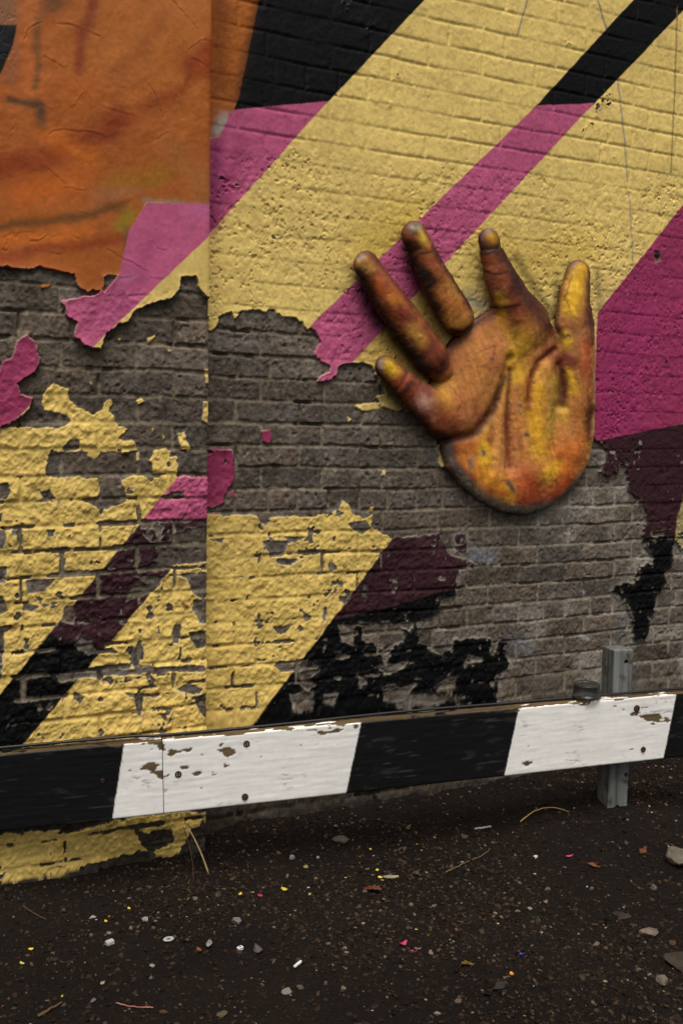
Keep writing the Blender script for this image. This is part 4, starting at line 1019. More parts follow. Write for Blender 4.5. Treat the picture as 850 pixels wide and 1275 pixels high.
for yy in (824, 965):
    d = ray(779.0, float(yy)); t = ((post_c + rout * PD / 2 - CAM) @ rout) / (d @ rout); hp = CAM + d * t
    bm = bmesh.new(); bmesh.ops.create_cone(bm, cap_ends=True, segments=20, radius1=0.0075, radius2=0.0075, depth=0.05, matrix=Matrix.Rotation(math.pi / 2, 4, 'X'))
    bm.transform(Mrot.to_4x4()); cm = from_bm(bm, 'cut')
    co = bpy.data.objects.new('cut', cm); COL.objects.link(co); co.location = tuple(hp); cuts.append(co)
    md = po.modifiers.new('hole', 'BOOLEAN'); md.object = co; md.operation = 'DIFFERENCE'; md.solver = 'EXACT'
dg = bpy.context.evaluated_depsgraph_get(); dg.update()
nm = bpy.data.meshes.new_from_object(po.evaluated_get(dg))
po.modifiers.clear(); po.data = nm; nm.name = 'fence_post'
for c in cuts:
    cm = c.data; bpy.data.objects.remove(c); bpy.data.meshes.remove(cm)
def post_mat():
    m, t, b = new_mat('weathered_post'); N = t.nodes; L = t.links
    tc = N.new('ShaderNodeTexCoord'); mp = N.new('ShaderNodeMapping'); mp.inputs['Scale'].default_value = (60, 60, 3)
    L.new(tc.outputs['Object'], mp.inputs[0])
    n = N.new('ShaderNodeTexNoise'); n.inputs['Scale'].default_value = 1; n.inputs['Detail'].default_value = 7; L.new(mp.outputs[0], n.inputs['Vector'])
    r = N.new('ShaderNodeValToRGB'); e = r.color_ramp.elements; e[0].position = .3; e[0].color = (*lin((58, 57, 52)), 1); e[1].position = .7; e[1].color = (*lin((118, 120, 118)), 1)
    L.new(n.outputs['Fac'], r.inputs[0])
    n2 = N.new('ShaderNodeTexNoise'); n2.inputs['Scale'].default_value = 22; n2.inputs['Detail'].default_value = 6; L.new(tc.outputs['Object'], n2.inputs['Vector'])
    k = N.new('ShaderNodeMapRange'); k.inputs[1].default_value = .52; k.inputs[2].default_value = .66; L.new(n2.outputs['Fac'], k.inputs[0])
    mx = N.new('ShaderNodeMix'); mx.data_type = 'RGBA'; L.new(k.outputs[0], mx.inputs[0]); L.new(r.outputs[0], mx.inputs[6]); mx.inputs[7].default_value = (*lin((62, 54, 34)), 1)
    L.new(mx.outputs[2], b.inputs['Base Color']); b.inputs['Roughness'].default_value = .75
    bp = N.new('ShaderNodeBump'); bp.inputs['Strength'].default_value = .4; bp.inputs['Distance'].default_value = .002; L.new(n.outputs['Fac'], bp.inputs['Height']); L.new(bp.outputs[0], b.inputs['Normal'])
    return m
nm.materials.clear(); nm.materials.append(post_mat())
tag(po, 'weathered grey square post with bolt holes behind the striped rail', 'post')

# cable lying along the top of the rail
pts = []
for i, s in enumerate(np.linspace(-0.7, RLEN + 0.7, 70)):
    o = -RTH * 0.72 + 0.012 * math.sin(s * 3.1 + 0.6) * 0.8
    tt = 0.0045 + 0.0015 * (1 + math.sin(s * 7.0)) + (0.004 if s < 0.35 else 0)
    pts.append(tuple(RA + rdir * s + rout * o + rup * tt))
tag(link('cable', tube([Vector(p) for p in pts], 0.0042, 8, 'cable'), plain('black_cable', (22, 22, 22), 0.5, bump=0.05)), 'thin black cable lying along the top of the striped rail', 'cable')

# upturned clear tub standing on the rail
def tub():
    d = ray(725.0, 868.0); q0 = RA - rout * (RTH * 0.5); t = ((q0 - CAM) @ rup) / (d @ rup); p = CAM + d * t
    q = ((p - RA) @ rdir); base = RA + rdir * q - rout * (RTH * 0.62) + rup * 0.0075
    bm = bmesh.new(); N = 40
    prof = [(0.045, 0.0), (0.045, 0.006), (0.0425, 0.007), (0.040, 0.034), (0.041, 0.036), (0.041, 0.040), (0.037, 0.043), (0.034, 0.041), (0.032, 0.0385), (0.020, 0.0375), (0.0, 0.0375)]
    inner = [(max(r - 0.0012, 0), z - (0.0012 if i > 3 else 0)) for i, (r, z) in enumerate(prof)]
    def lathe(pr):
        rings = [[bm.verts.new((r * math.cos(2 * math.pi * k / N) * (1 + .02 * math.sin(3 * k)), r * math.sin(2 * math.pi * k / N), z)) for k in range(N)] if r > 0 else [bm.verts.new((0, 0, z))] for r, z in pr]
        for A_, B_ in zip(rings[:-1], rings[1:]):
            for k in range(N):
                if len(B_) == 1: bm.faces.new((A_[k], A_[(k + 1) % N], B_[0]))
                else: bm.faces.new((A_[k], A_[(k + 1) % N], B_[(k + 1) % N], B_[k]))
        return rings
    a_ = lathe(prof); b_ = lathe(inner)
    for k in range(N): bm.faces.new((a_[0][k], b_[0][k], b_[0][(k + 1) % N], a_[0][(k + 1) % N]))
    bmesh.ops.recalc_face_normals(bm, faces=bm.faces)
    me = from_bm(bm, 'plastic_tub', True)
    m = plain('milky_plastic', (150, 150, 146), 0.22, 0, .15, 60, .1, trans=0.95); m.node_tree.nodes['Principled BSDF'].inputs['IOR'].default_value = 1.3
    tag(link('plastic_tub', me, m, None, tuple(base)), 'small clear plastic tub standing upside down on the striped rail', 'tub')
tub()

# ------------------------------------------------------------------ ground
def ground_h(X, Y):
    X = np.asarray(X, float); Y = np.asarray(Y, float)
    near = ss(0.35, 0.0, YW - Y) * ss(UPE - 0.02, UPE + 0.15, X) * 0.03       # soil banked against the wall
    return fbm(X, Y, 0.9, 3, 301) * 0.012 + fbm(X, Y, 0.22, 4, 302) * 0.010 + fbm(X, Y, 0.06, 4, 303) * 0.0075 + near - 0.006 + 0.072 * np.exp(-((X - POSTX) ** 2 + (Y - POSTY) ** 2) / 0.30 ** 2)
gx = axis([(-40, -8, 8), (-8, -0.8, 0.6), (-0.8, 3.4, 0.010), (3.4, 8, 0.5), (8, 40, 8)])
gy = axis([(-40, -8, 8), (-8, 1.0, 0.6), (1.0, 2.95, 0.010), (2.95, 8, 0.6), (8, 40, 8)])
GX, GY = np.meshgrid(gx, gy, indexing='ij')
gz = ground_h(GX.ravel(), GY.ravel())
far = (GX.ravel() < -0.9) | (GX.ravel() > 3.5) | (GY.ravel() < 0.9) | (GY.ravel() > 3.0)
gz = np.where(far, -0.01, gz)
idx = np.arange(GX.size).reshape(GX.shape)
GQ = np.stack([idx[:-1, :-1].ravel(), idx[1:, :-1].ravel(), idx[1:, 1:].ravel(), idx[:-1, 1:].ravel()], 1)
M_BIT.node_tree.nodes['Principled BSDF'].inputs['Specular IOR Level'].default_value = 0.12
def soil_mat():
    m, t, b = new_mat('damp_soil'); N = t.nodes; L = t.links
    g = N.new('ShaderNodeNewGeometry')
    def noise(sc, det=6, ro=.6):
        n = N.new('ShaderNodeTexNoise'); n.inputs['Scale'].default_value = sc; n.inputs['Detail'].default_value = det; n.inputs['Roughness'].default_value = ro
        L.new(g.outputs['Position'], n.inputs['Vector']); return n
    a = noise(2.2, 5); c = noise(140, 5, .7); d = noise(30, 6, .7)
    r = N.new('ShaderNodeValToRGB'); e = r.color_ramp.elements
    e[0].position = .28; e[0].color = (*lin((11, 8, 6)), 1); e[1].position = .75; e[1].color = (*lin((30, 22, 16)), 1)
    x = e.new(.5); x.color = (*lin((17, 12, 9)), 1)
    mu = N.new('ShaderNodeMath'); mu.operation = 'MULTIPLY_ADD'; mu.inputs[1].default_value = .5; L.new(c.outputs['Fac'], mu.inputs[0])
    mu2 = N.new('ShaderNodeMath'); mu2.operation = 'MULTIPLY'; mu2.inputs[1].default_value = .5; L.new(d.outputs['Fac'], mu2.inputs[0]); L.new(mu2.outputs[0], mu.inputs[2])
    L.new(mu.outputs[0], r.inputs[0])
    mr = N.new('ShaderNodeMapRange'); mr.inputs[1].default_value = .35; mr.inputs[2].default_value = .65; mr.inputs[3].default_value = .65; mr.inputs[4].default_value = 1.15; L.new(a.outputs['Fac'], mr.inputs[0])
    sp = noise(420, 2, .5); sk = N.new('ShaderNodeMapRange'); sk.inputs[1].default_value = .60; sk.inputs[2].default_value = .72; L.new(sp.outputs['Fac'], sk.inputs[0])
    sp2 = noise(60, 4, .6); sk2 = N.new('ShaderNodeMath'); sk2.operation = 'MULTIPLY'; L.new(sk.outputs[0], sk2.inputs[0]); L.new(sp2.outputs['Fac'], sk2.inputs[1])
    mg = N.new('ShaderNodeMix'); mg.data_type = 'RGBA'; L.new(sk2.outputs[0], mg.inputs[0]); L.new(r.outputs[0], mg.inputs[6]); mg.inputs[7].default_value = (*lin((74, 62, 48)), 1)
    vm = N.new('ShaderNodeVectorMath'); vm.operation = 'SCALE'; L.new(mg.outputs[2], vm.inputs[0]); L.new(mr.outputs[0], vm.inputs['Scale']); L.new(vm.outputs[0], b.inputs['Base Color'])
    b.inputs['Roughness'].default_value = .92; b.inputs['Specular IOR Level'].default_value = .12
    bp = N.new('ShaderNodeBump'); bp.inputs['Strength'].default_value = .9; bp.inputs['Distance'].default_value = .006; L.new(mu.outputs[0], bp.inputs['Height']); L.new(bp.outputs[0], b.inputs['Normal'])
    return m
GM = mesh_np('ground', np.stack([GX.ravel(), GY.ravel(), gz], 1), GQ)
tag(link('ground', GM, soil_mat()), kind='structure')

# gravel and crumbs: a mass nobody could count
def ico():
    bm = bmesh.new(); bmesh.ops.create_icosphere(bm, subdivisions=1, radius=1.0)
    v = np.array([x.co[:] for x in bm.verts]); f = np.array([[x.index for x in q.verts] for q in bm.faces]); bm.free(); return v, f
IV, IF = ico()
def scatter(name, n, size, cols, wts, flat, seed, label, bias=None):
    rs = np.random.RandomState(seed)
    # even in the picture's view of the ground: near things sparse in metres, so draw positions on the ground itself
    xs_, ys_ = [], []
    while len(xs_) < n:
        x = rs.uniform(-0.35, 3.35, n); y = rs.uniform(1.15, YW + 0.0, n)
        qx, qy = proj(np.stack([x, y, np.zeros(n)], 1))
        ok = (qx > -90) & (qx < 940) & (qy < 1360) & ~((x < UPE + 0.02) & (y > YP - 0.01))
        dens = 0.30 + 0.70 * ss(-0.4, 0.6, fbm(x, y, 0.4, 4, 310))
        ok &= rs.rand(n) < dens
        if bias is not None: ok &= rs.rand(n) < bias(x, y)
        xs_ += x[ok].tolist(); ys_ += y[ok].tolist()
    x = np.array(xs_[:n]); y = np.array(ys_[:n])
    r = size[0] * (size[1] / size[0]) ** (rs.rand(n) ** 2.2)
    nv = len(IV)
    V = IV[None] * (1 + rs.uniform(-.42, .42, (n, nv, 1)))
    sc = np.stack([r * rs.uniform(.7, 1.4, n), r * rs.uniform(.6, 1.1, n), r * rs.uniform(flat[0], flat[1], n)], 1)
    V = V * sc[:, None, :]
    # tilt a little, spin fully
    a = rs.uniform(0, 2 * math.pi, n); tl = rs.uniform(-.5, .5, n)
    z2 = V[..., 2] * np.cos(tl)[:, None] + V[..., 0] * np.sin(tl)[:, None]; x2 = V[..., 0] * np.cos(tl)[:, None] - V[..., 2] * np.sin(tl)[:, None]
    V = np.stack([x2 * np.cos(a)[:, None] - V[..., 1] * np.sin(a)[:, None], x2 * np.sin(a)[:, None] + V[..., 1] * np.cos(a)[:, None], z2], 2)
    V += np.stack([x, y, ground_h(x, y) + sc[:, 2] * 0.35], 1)[:, None, :]
    ci = rs.choice(len(cols), n, p=np.array(wts) / sum(wts)); cc = np.array([lin(c) for c in cols])[ci] * rs.uniform(.45, 1.25, (n, 1))
    C = np.repeat(np.concatenate([cc, np.full((n, 1), .15)], 1), nv, 0)
    T = (IF[None] + (np.arange(n) * nv)[:, None, None]).reshape(-1, 3)
    me = mesh_np(name, V.reshape(-1, 3), None, C, None, False, T)
    return tag(link(name, me, M_BIT), kind='stuff')
STONE = [(26, 18, 12), (38, 28, 20), (52, 40, 29), (68, 54, 41), (88, 75, 60), (116, 104, 88)]
o = scatter('gravel', 25000, (.0015, .0072), STONE, [30, 30, 22, 12, 4, 1.2], (.35, .8), 1, '')
tag(o, 'dark fine gravel and grit strewn over the soil', 'gravel')
o = scatter('leaf_litter', 5000, (.003, .011), [(36, 24, 17), (48, 32, 21), (26, 19, 14), (62, 46, 30)], [4, 3, 4, 1], (.08, .2), 2, '')
tag(o, 'brown crumbs of rotted leaf and bark on the soil', 'leaf litter')
o = scatter('paint_crumbs', 500, (.0015, .005), [(170, 142, 64), (150, 144, 132), (130, 56, 88), (120, 110, 94)], [5, 4, .6, 3], (.1, .35), 3, '',
            lambda x, y: 0.25 + 0.75 * ss(0.9, 0.2, YW - y))
tag(o, 'tiny yellow, white and pink crumbs of fallen paint on the soil', 'paint crumbs')

# ------------------------------------------------------------------ single things on the ground
def gp(x, y):
    z = 0.0
    for _ in range(4):
        p = on_ground(float(x), float(y), z); z = float(ground_h(p[0], p[1]))
    return np.array([p[0], p[1], z])
def gscale(p): return FPX / ((p - CAM) @ FW)
def set_col(me, c, paint=0.2, seed=0):
    n = len(me.vertices); co = np.empty(n * 3); me.vertices.foreach_get('co', co); co = co.reshape(-1, 3)
    at = me.color_attributes.new('Col', 'FLOAT_COLOR', 'POINT')
    k = 1 + 0.25 * fbm(co[:, 0] + seed * .37, co[:, 1] + co[:, 2] * .7, 0.02, 3, 400)
    C = np.ones((n, 4), np.float32); C[:, :3] = lin(c) * .8 * k[:, None]; C[:, 3] = paint
    at.data.foreach_set('color', C.reshape(-1))
def stone(x, y, wpx, flat, c, label, name='stone', cat='stone', elong=1.3, seed=0, rot=None):
    rs = np.random.RandomState(500 + seed + int(x)); p = gp(x, y); r = wpx * .85 / gscale(p) / 2
    bm = bmesh.new(); bmesh.ops.create_icosphere(bm, subdivisions=3, radius=1.0)
    planes = [(Vector(rs.normal(size=3)).normalized(), rs.uniform(.45, .85)) for _ in range(10)]
    for v in bm.verts:
        for n_, d_ in planes:
            e = v.co.dot(n_) - d_
            if e > 0: v.co -= n_ * e
        v.co *= 1 + rs.uniform(-.05, .05)
        v.co = Vector((v.co.x * r * elong ** .5, v.co.y * r / elong ** .5, v.co.z * r * flat))
    bm.transform(Matrix.Rotation(rs.uniform(0, 6.28) if rot is None else rot, 4, 'Z'))
    me = from_bm(bm, name, False); set_col(me, [q * .8 for q in c], .1, seed)
    zmin = min(v.co.z for v in me.vertices)
    for v in me.vertices: v.co.z -= zmin * 0.75
    return tag(link(name, me, M_BIT, None, tuple(p)), label, cat)
def flake(x, y, wpx, c, label, name='paint_flake', cat='paint flake', asp=1.6, th=.0012, curl=.2, seed=0, rot=None, gloss=.8):
    """thin irregular chip with thickness and a slight curl"""
    rs = np.random.RandomState(700 + seed + int(x)); p = gp(x, y); r = wpx / gscale(p) / 2
    N = 14; a0 = rs.uniform(0, 6.28) if rot is None else rot
    ring = [(r * (1 + rs.uniform(-.28, .2)) * math.cos(2 * math.pi * k / N), r / asp * (1 + rs.uniform(-.28, .2)) * math.sin(2 * math.pi * k / N)) for k in range(N)]
    bm = bmesh.new()
    def lift(u, v, o): return Vector((u, v, curl * (u * u) / r + o))
    layers = []
    for o in (0, th):
        cen = bm.verts.new(lift(0, 0, o)); mid = [bm.verts.new(lift(u * .55, v * .55, o + rs.uniform(-.1, .1) * r * .2 * 0)) for u, v in ring]; out = [bm.verts.new(lift(u, v, o)) for u, v in ring]
        for k in range(N):
            j = (k + 1) % N
            fs = [(cen, mid[k], mid[j]), (mid[k], out[k], out[j], mid[j])]
            for f in fs: bm.faces.new(f if o else f[::-1])
        layers.append(out)
    for k in range(N):
        j = (k + 1) % N; bm.faces.new((layers[0][k], layers[0][j], layers[1][j], layers[1][k]))
    bm.transform(Matrix.Rotation(a0, 4, 'Z') @ Matrix.Rotation(rs.uniform(-.15, .15), 4, 'X'))
    me = from_bm(bm, name, False); set_col(me, c, gloss, seed)
    return tag(link(name, me, M_BIT, None, (p[0], p[1], p[2] + .0035)), label, cat)
def leaf(x, y, wpx, c, label, lobes=3, seed=0, rot=0.0, asp=1.5):
    """dry leaf with a lobed outline, a midrib and a stalk"""
    rs = np.random.RandomState(900 + seed); p = gp(x, y); L = wpx / gscale(p)
    n = 18; bm = bmesh.new(); tl, tr, ml = [], [], []
    for i in range(n + 1):
        t = i / n
        wd = math.sin(math.pi * min(t * 0.96 + .02, 1)) ** .7 * (0.72 + 0.28 * math.cos(2 * math.pi * lobes * t)) / asp / 2
        z = .012 * math.sin(3 * t + seed) * .5
        cup = .10 * L * abs(wd) * 2
        ml.append((t * L - L / 2, 0, z)); tl.append((t * L - L / 2, wd * L * (1 + rs.uniform(-.08, .08)), z + cup)); tr.append((t * L - L / 2, -wd * L * (1 + rs.uniform(-.08, .08)), z + cup * .6))
    for off in (0, .0006):
        A_ = [bm.verts.new((q[0], q[1], q[2] + off)) for q in tl]; B_ = [bm.verts.new((q[0], q[1], q[2] + off)) for q in ml]; C_ = [bm.verts.new((q[0], q[1], q[2] + off)) for q in tr]
        for i in range(n):
            for f in ((A_[i], A_[i + 1], B_[i + 1], B_[i]), (B_[i], B_[i + 1], C_[i + 1], C_[i])): bm.faces.new(f if not off else f[::-1])
    bm.transform(Matrix.Rotation(rot, 4, 'Z')); me = from_bm(bm, 'leaf', True); set_col(me, c, .3, seed)
    root = tag(link('dry_leaf', me, M_BIT, None, (p[0], p[1], p[2] + .006)), label, 'leaf')
    st = tube([Vector((-L / 2 - L * .25, .0, -.002)), Vector((-L / 2 - L * .1, .003, .001)), Vector((-L / 2 + .3 * L, 0, .0015)), Vector((L * .35, 0, .0018))], [L * .014, L * .014, L * .012, L * .006], 6, 'stalk')
    st.transform(Matrix.Rotation(rot, 4, 'Z')); set_col(st, [v * .7 for v in c], .3)
    o = link('stalk', st, M_BIT, root, (0, 0, .0008)); o.location = (0, 0, .0008)
    return root
def twig(path, rpx, c, label, name='twig', cat='twig', lift=.004, arch=0.0, taper=.5, n=16):
    P = [gp(x, y) for x, y in path]; Q = []
    seg = len(P) - 1
    for i in range(n + 1):
        t = i / n * seg; k = min(int(t), seg - 1); f = t - k; q = P[k] * (1 - f) + P[k + 1] * f
        Q.append(q + np.array([0, 0, lift + arch * math.sin(math.pi * i / n)]) + RS.uniform(-1, 1, 3) * np.array([.0012, .0012, .0008]))
    r = rpx / gscale(P[0]); c0 = Q[0]
    me = tube([Vector(q - c0) for q in Q], [r * (1 - (1 - taper) * i / n) for i in range(n + 1)], 7, name); set_col(me, c, .2)
    return tag(link(name, me, M_BIT, None, tuple(c0)), label, cat)

PALE, GREY, TAN = (178, 168, 152), (112, 106, 98), (136, 116, 92)
stone(842, 1073, 46, .55, (128, 116, 100), 'large pale rough rock half out at the edge of the gravel, lying before the post', 'rock', 'rock', 1.2, 1)
stone(843, 1199, 52, .28, (78, 68, 58), 'broad dark flat rock sunk in the soil', 'rock', 'rock', 1.5, 2)
stone(824, 1223, 28, .35, (132, 118, 104), 'pale wedge-shaped flat stone beside the broad dark rock', elong=1.5, seed=3, rot=.5)
stone(805, 1164, 28, .4, (140, 122, 106), 'pinkish grey layered chunk of stone lying behind the broad dark rock', elong=1.4, seed=4, rot=2.9)
stone(813, 1107, 13, .6, (108, 108, 108), 'blue-grey angular pebble between the two rocks', 'pebble', 'pebble', 1.3, 5)
stone(762, 1046, 7, .6, (92, 94, 98), 'small slate-grey pebble near the foot of the post', 'pebble', 'pebble', 1.1, 6)
stone(681, 1109, 9, .7, (118, 104, 84), 'rounded brown pebble beside a tan one', 'pebble', 'pebble', 1.1, 7)
stone(679, 1124, 8, .7, (150, 132, 104), 'rounded tan pebble beside a brown one', 'pebble', 'pebble', 1.1, 8)
stone(659, 1133, 8, .7, (158, 148, 132), 'cream pebble lying among fine gravel', 'pebble', 'pebble', 1.2, 9)
stone(620, 1229, 24, .3, (62, 58, 54), 'dark grey flat stone on bare dark soil', elong=1.5, seed=10)
stone(536, 1187, 10, .5, (146, 124, 104), 'pinkish tan pebble beside the pink paint flakes', 'pebble', 'pebble', 1.6, 11)
stone(577, 1043, 13, .5, (96, 80, 66), 'brown clod of soil under the striped rail', 'clod', 'clod', 1.2, 12)
stone(518, 1089, 11, .6, (84, 76, 66), 'grey-brown pebble beside the pale wood chip', 'pebble', 'pebble', 1.2, 13)
stone(423, 1048, 24, .45, (110, 100, 90), 'grey lump of rubble at the foot of the wall', 'rubble', 'rubble', 1.4, 14)
stone(363, 1068, 12, .7, (150, 146, 136), 'whitish squarish stone on dark soil near the pilaster', elong=1.1, seed=15)
stone(381, 1081, 8, .7, (170, 146, 92), 'yellowish pebble near the whitish squarish stone', 'pebble', 'pebble', 1.0, 16)
stone(294, 1149, 18, .5, (156, 142, 138), 'crumbly pinkish white lump of plaster on the gravel', 'plaster_lump', 'plaster', 1.5, 17)
stone(321, 1183, 22, .35, (116, 108, 100), 'flat grey cement lump beside the small white tag', 'cement_lump', 'cement', 1.6, 18)
stone(260, 1176, 15, .45, (164, 158, 148), 'oval pale flat pebble beside the pale ring', 'pebble', 'pebble', 1.7, 19)
stone(357, 1236, 17, .5, (160, 152, 140), 'cracked pale shell-like stone', elong=1.2, seed=20)
stone(373, 1231, 12, .5, (104, 94, 84), 'dull brown stone touching the cracked pale one', elong=1.2, seed=21)
stone(276, 1264, 18, .35, (112, 98, 70), 'flat olive-tan stone lying on dark soil', elong=1.2, seed=22)
stone(181, 1147, 12, .6, (166, 156, 146), 'knobbly white pebble in coarse gravel near the pilaster', 'pebble', 'pebble', 1.1, 23)
stone(115, 1143, 10, .4, (184, 178, 166), 'flat white pebble below the pilaster foot', 'pebble', 'pebble', 1.7, 24)
stone(136, 1163, 8, .7, (150, 144, 132), 'light grey round pebble above the small white block', 'pebble', 'pebble', 1.1, 25)
stone(190, 1204, 9, .5, (168, 164, 156), 'chalky white pebble on brown grit', 'pebble', 'pebble', 1.7, 26)
stone(188, 1218, 8, .6, (106, 102, 94), 'grey pebble below the chalky white one', 'pebble', 'pebble', 1.3, 27)
stone(128, 1225, 7, .6, (192, 180, 156), 'small cream pebble on brown grit', 'pebble', 'pebble', 1.4, 28)
stone(118, 1246, 11, .4, (140, 140, 134), 'pale grey flat pebble beside the pink string', 'pebble', 'pebble', 1.8, 29)
stone(114, 1165, 7, .6, (120, 114, 104), 'grey pebble between two white pebbles', 'pebble', 'pebble', 1.2, 30)
stone(94, 1172, 5, .7, (96, 88, 78), 'dull dark pebble in coarse gravel', 'pebble', 'pebble', 1.2, 31)
stone(242, 1120, 10, .5, (120, 110, 100), 'grey gritty lump beside the dry stalks', 'pebble', 'pebble', 1.4, 32)
stone(774, 1141, 28, .18, (72, 60, 54), 'thin dark brown slab of bark-like stone', elong=1.4, seed=33)
def block(x, y, wpx, c, label):
    p = gp(x, y); r = wpx / gscale(p); bm = bmesh.new(); box_bm(bm, (0, 0, r * .25), (r, r * .7, r * .5), Matrix.Rotation(.3, 3, 'Z'), r * .1, 2)
    for v in bm.verts: v.co += Vector(RS.uniform(-1, 1, 3) * r * .04)
    me = from_bm(bm, 'block'); set_col(me, c, .3); return me, p
me, p = block(137, 1176, 10, (170, 168, 164), ''); tag(link('tile_chip', me, M_BIT, None, tuple(p)), 'small white squarish block of tile on coarse gravel', 'tile chip')
me, p = block(299, 1182, 7, (214, 214, 216), ''); 
root = tag(link('plastic_tag', me, M_BIT, None, tuple(p)), 'small white plastic tag with a dark blue mark', 'tag')
bm = bmesh.new(); r_ = 7 / gscale(p); box_bm(bm, (0, 0, 0), (r_ * .3, r_ * .3, .0008), Matrix.Rotation(.3, 3, 'Z')); m2 = from_bm(bm, 'mark'); set_col(m2, (40, 44, 90), .5)
o = link('mark', m2, M_BIT, root); o.location = (0, 0, r_ * .5 + .0005)
me, p = block(666, 1068, 5, (206, 202, 196), ''); tag(link('tile_chip', me, M_BIT, None, tuple(p)), 'tiny clean white square chip lying on the soil before the rail', 'tile chip')
# pale ring (washer-like)
def ring(x, y, wpx, c, label):
    p = gp(x, y); R = wpx / gscale(p) / 2; bm = bmesh.new(); N = 24; M_ = 8; rs = []
    for i in range(N):
        a = 2 * math.pi * i / N; rs.append([bm.verts.new(((R * .68 + R * .32 * math.cos(b)) * math.cos(a), (R * .68 + R * .32 * math.cos(b)) * math.sin(a) * .8, R * .16 * math.sin(b))) for b in [2 * math.pi * k / M_ for k in range(M_)]])
    for i in range(N):
        for k in range(M_): bm.faces.new((rs[i][k], rs[(i + 1) % N][k], rs[(i + 1) % N][(k + 1) % M_], rs[i][(k + 1) % M_]))
    bmesh.ops.recalc_face_normals(bm, faces=bm.faces)
    me = from_bm(bm, 'ring', True); set_col(me, c, .3); return tag(link('washer', me, M_BIT, None, (p[0], p[1], p[2] + R * .12 + .002)), label, 'washer')
ring(210, 1171, 14, (166, 166, 162), 'pale grey oval ring lying flat on the gravel')
# paint flakes fallen from the wall
flake(354, 1109, 9, (226, 190, 70), 'bright yellow paint flake near a magenta one', seed=1)
flake(324, 1117, 7, (196, 60, 110), 'magenta paint flake lying between two yellow ones', seed=2)
flake(299, 1115, 8, (214, 184, 84), 'narrow pale yellow paint flake left of a magenta one', asp=2.4, seed=3)
flake(473, 1094, 6, (226, 200, 80), 'rounded yellow paint flake touching the wood chip', asp=1.1, seed=4)
flake(469, 1085, 5, (220, 190, 80), 'tiny yellow paint flake above the rounded one', asp=1.2, seed=5)
flake(502, 1177, 10, (196, 66, 112), 'curled pink paint flake in dark gravel, largest of its cluster', seed=6, curl=.5)
flake(512, 1186, 6, (176, 60, 100), 'small pink paint flake below the curled one', seed=7)
flake(520, 1183, 10, (140, 96, 96), 'dusty mauve paint flake beside the pink ones', asp=2, seed=8)
flake(708, 1067, 10, (214, 74, 116), 'long bright pink paint flake on soil before the post', asp=3, seed=9, rot=0)
flake(28, 1201, 8, (206, 180, 90), 'long dull yellow paint flake on coarse grit', asp=2.2, seed=10)
flake(39, 1183, 6, (216, 180, 60), 'tiny golden paint flake on coarse grit', asp=1.5, seed=11)
flake(161, 1133, 6, (220, 190, 70), 'yellow paint flake on dark soil under the pilaster', asp=1.8, seed=12)
flake(132, 1149, 6, (200, 166, 60), 'ochre paint flake beside a flat white pebble', asp=1.8, seed=13)
flake(461, 1059, 5, (226, 196, 70), 'thin yellow paint flake close under the rail', asp=2.5, seed=14)
flake(648, 1190, 5, (50, 70, 170), 'tiny blue plastic scrap on dark soil', 'plastic_scrap', 'plastic scrap', 1.2, seed=15)
flake(636, 1215, 6, (206, 140, 70), 'small orange chip of clay on dark soil', 'clay_chip', 'clay chip', 1.2, .003, seed=16)
flake(248, 1185, 10, (140, 84, 50), 'rusty brown curled shred of bark on gravel', 'bark_shred', 'bark', 2.2, .002, .3, seed=17, gloss=.1)
flake(487, 1094, 20, (168, 152, 122), 'pale splintered wood chip beside yellow flakes', 'wood_chip', 'wood chip', 3.2, .003, .1, 18, -.3, .1)
flake(508, 1033, 13, (96, 82, 58), 'dull brown wood chip in the shade under the rail', 'wood_chip', 'wood chip', 2.2, .002, .2, 19, .8, .1)
# leaves
leaf(463, 1110, 25, (104, 64, 44), 'brown dry oak-like leaf lying flat on gravel', 4, 1, 2.2, 1.3)
leaf(583, 1202, 22, (112, 92, 40), 'yellowish green withered leaf on bare dark soil', 2, 2, .2, 1.5)
leaf(741, 1077, 20, (128, 78, 44), 'orange-brown torn leaf near the rock', 3, 3, -.5, 1.5)
leaf(800, 1060, 16, (104, 62, 40), 'reddish brown leaf among pale grit beside the rock', 2, 4, .4, 1.6)
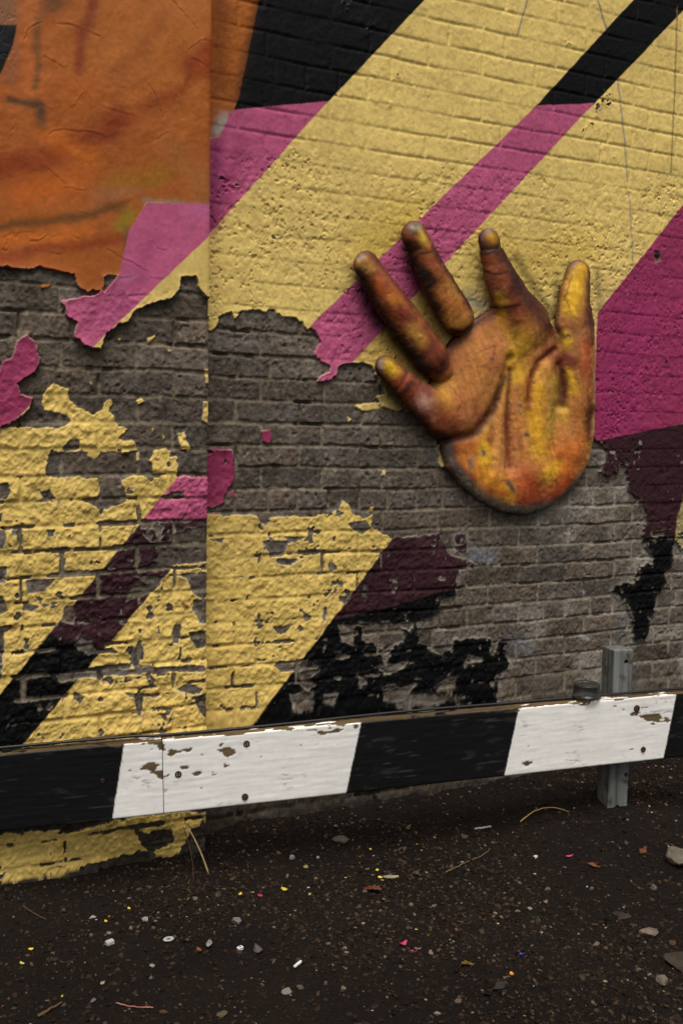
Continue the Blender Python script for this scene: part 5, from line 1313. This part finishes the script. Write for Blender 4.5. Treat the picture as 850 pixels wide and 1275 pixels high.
# twigs, straws, string
twig([(48, 1268), (78, 1251)], 2.2, (96, 74, 52), 'flat brown stick on the soil, thickest of the sticks', 'stick', 'stick', .006)
twig([(30, 1130), (45, 1141), (58, 1147)], 1.2, (80, 58, 44), 'thin dark twig below the pilaster foot')
twig([(145, 1251), (160, 1255), (178, 1256), (192, 1257)], .8, (170, 110, 96), 'pinkish twisted string on the ground', 'string', 'string', .004, taper=.9)
twig([(554, 1088), (575, 1077), (598, 1068), (611, 1058)], .7, (112, 92, 66), 'long fine brown twig lying slantwise on the soil')
twig([(591, 1030), (611, 1030.5)], 1.1, (166, 164, 160), 'thin white straw in the shade under the rail', 'straw', 'straw', .004, taper=1)
twig([(647, 1025), (662, 1016), (676, 1012), (692, 1011), (708, 1013)], .9, (164, 138, 82), 'curved pale dry grass blade under the rail', 'grass_blade', 'grass blade', .006, .01)
twig([(367, 1207), (374, 1200)], 2.0, (212, 210, 204), 'white cigarette stub on the gravel', 'cigarette_stub', 'cigarette', .006, taper=1, n=5)
# dry stalks growing at the pilaster corner
def stalk(path, r, c, label, Yf):
    base = gp(*path[0]); top = on_wall(path[-1][0], path[-1][1], Yf); Q = []
    for i in range(13):
        t = i / 12; q = base * (1 - t) + top * t; q = q + np.array([math.sin(t * 3) * .006, -math.sin(t * math.pi) * .012, 0]); Q.append(Vector(q - base))
    me = tube(Q, [r * (1 - .5 * i / 12) for i in range(13)], 6, 'stalk'); set_col(me, c, .2); return tag(link('dry_stalk', me, M_BIT, None, tuple(base)), label, 'stalk')
YS = float(rail_pt(np.array([0.6]), np.array([0.0]), np.array([0.1]))[0][1])
stalk([(260, 1089), (224, 1013)], .0028, (190, 160, 118), 'straw-coloured dry stalk leaning against the rail by the pilaster corner, longest of three', YS + .07)
stalk([(236, 1061), (233, 1025)], .0022, (150, 120, 84), 'short pale brown dry stalk beside the long straw-coloured one', YS + .08)
stalk([(241, 1099), (228, 1030)], .0020, (70, 54, 42), 'thin dark dry stalk beside the long straw-coloured one', YS + .07)
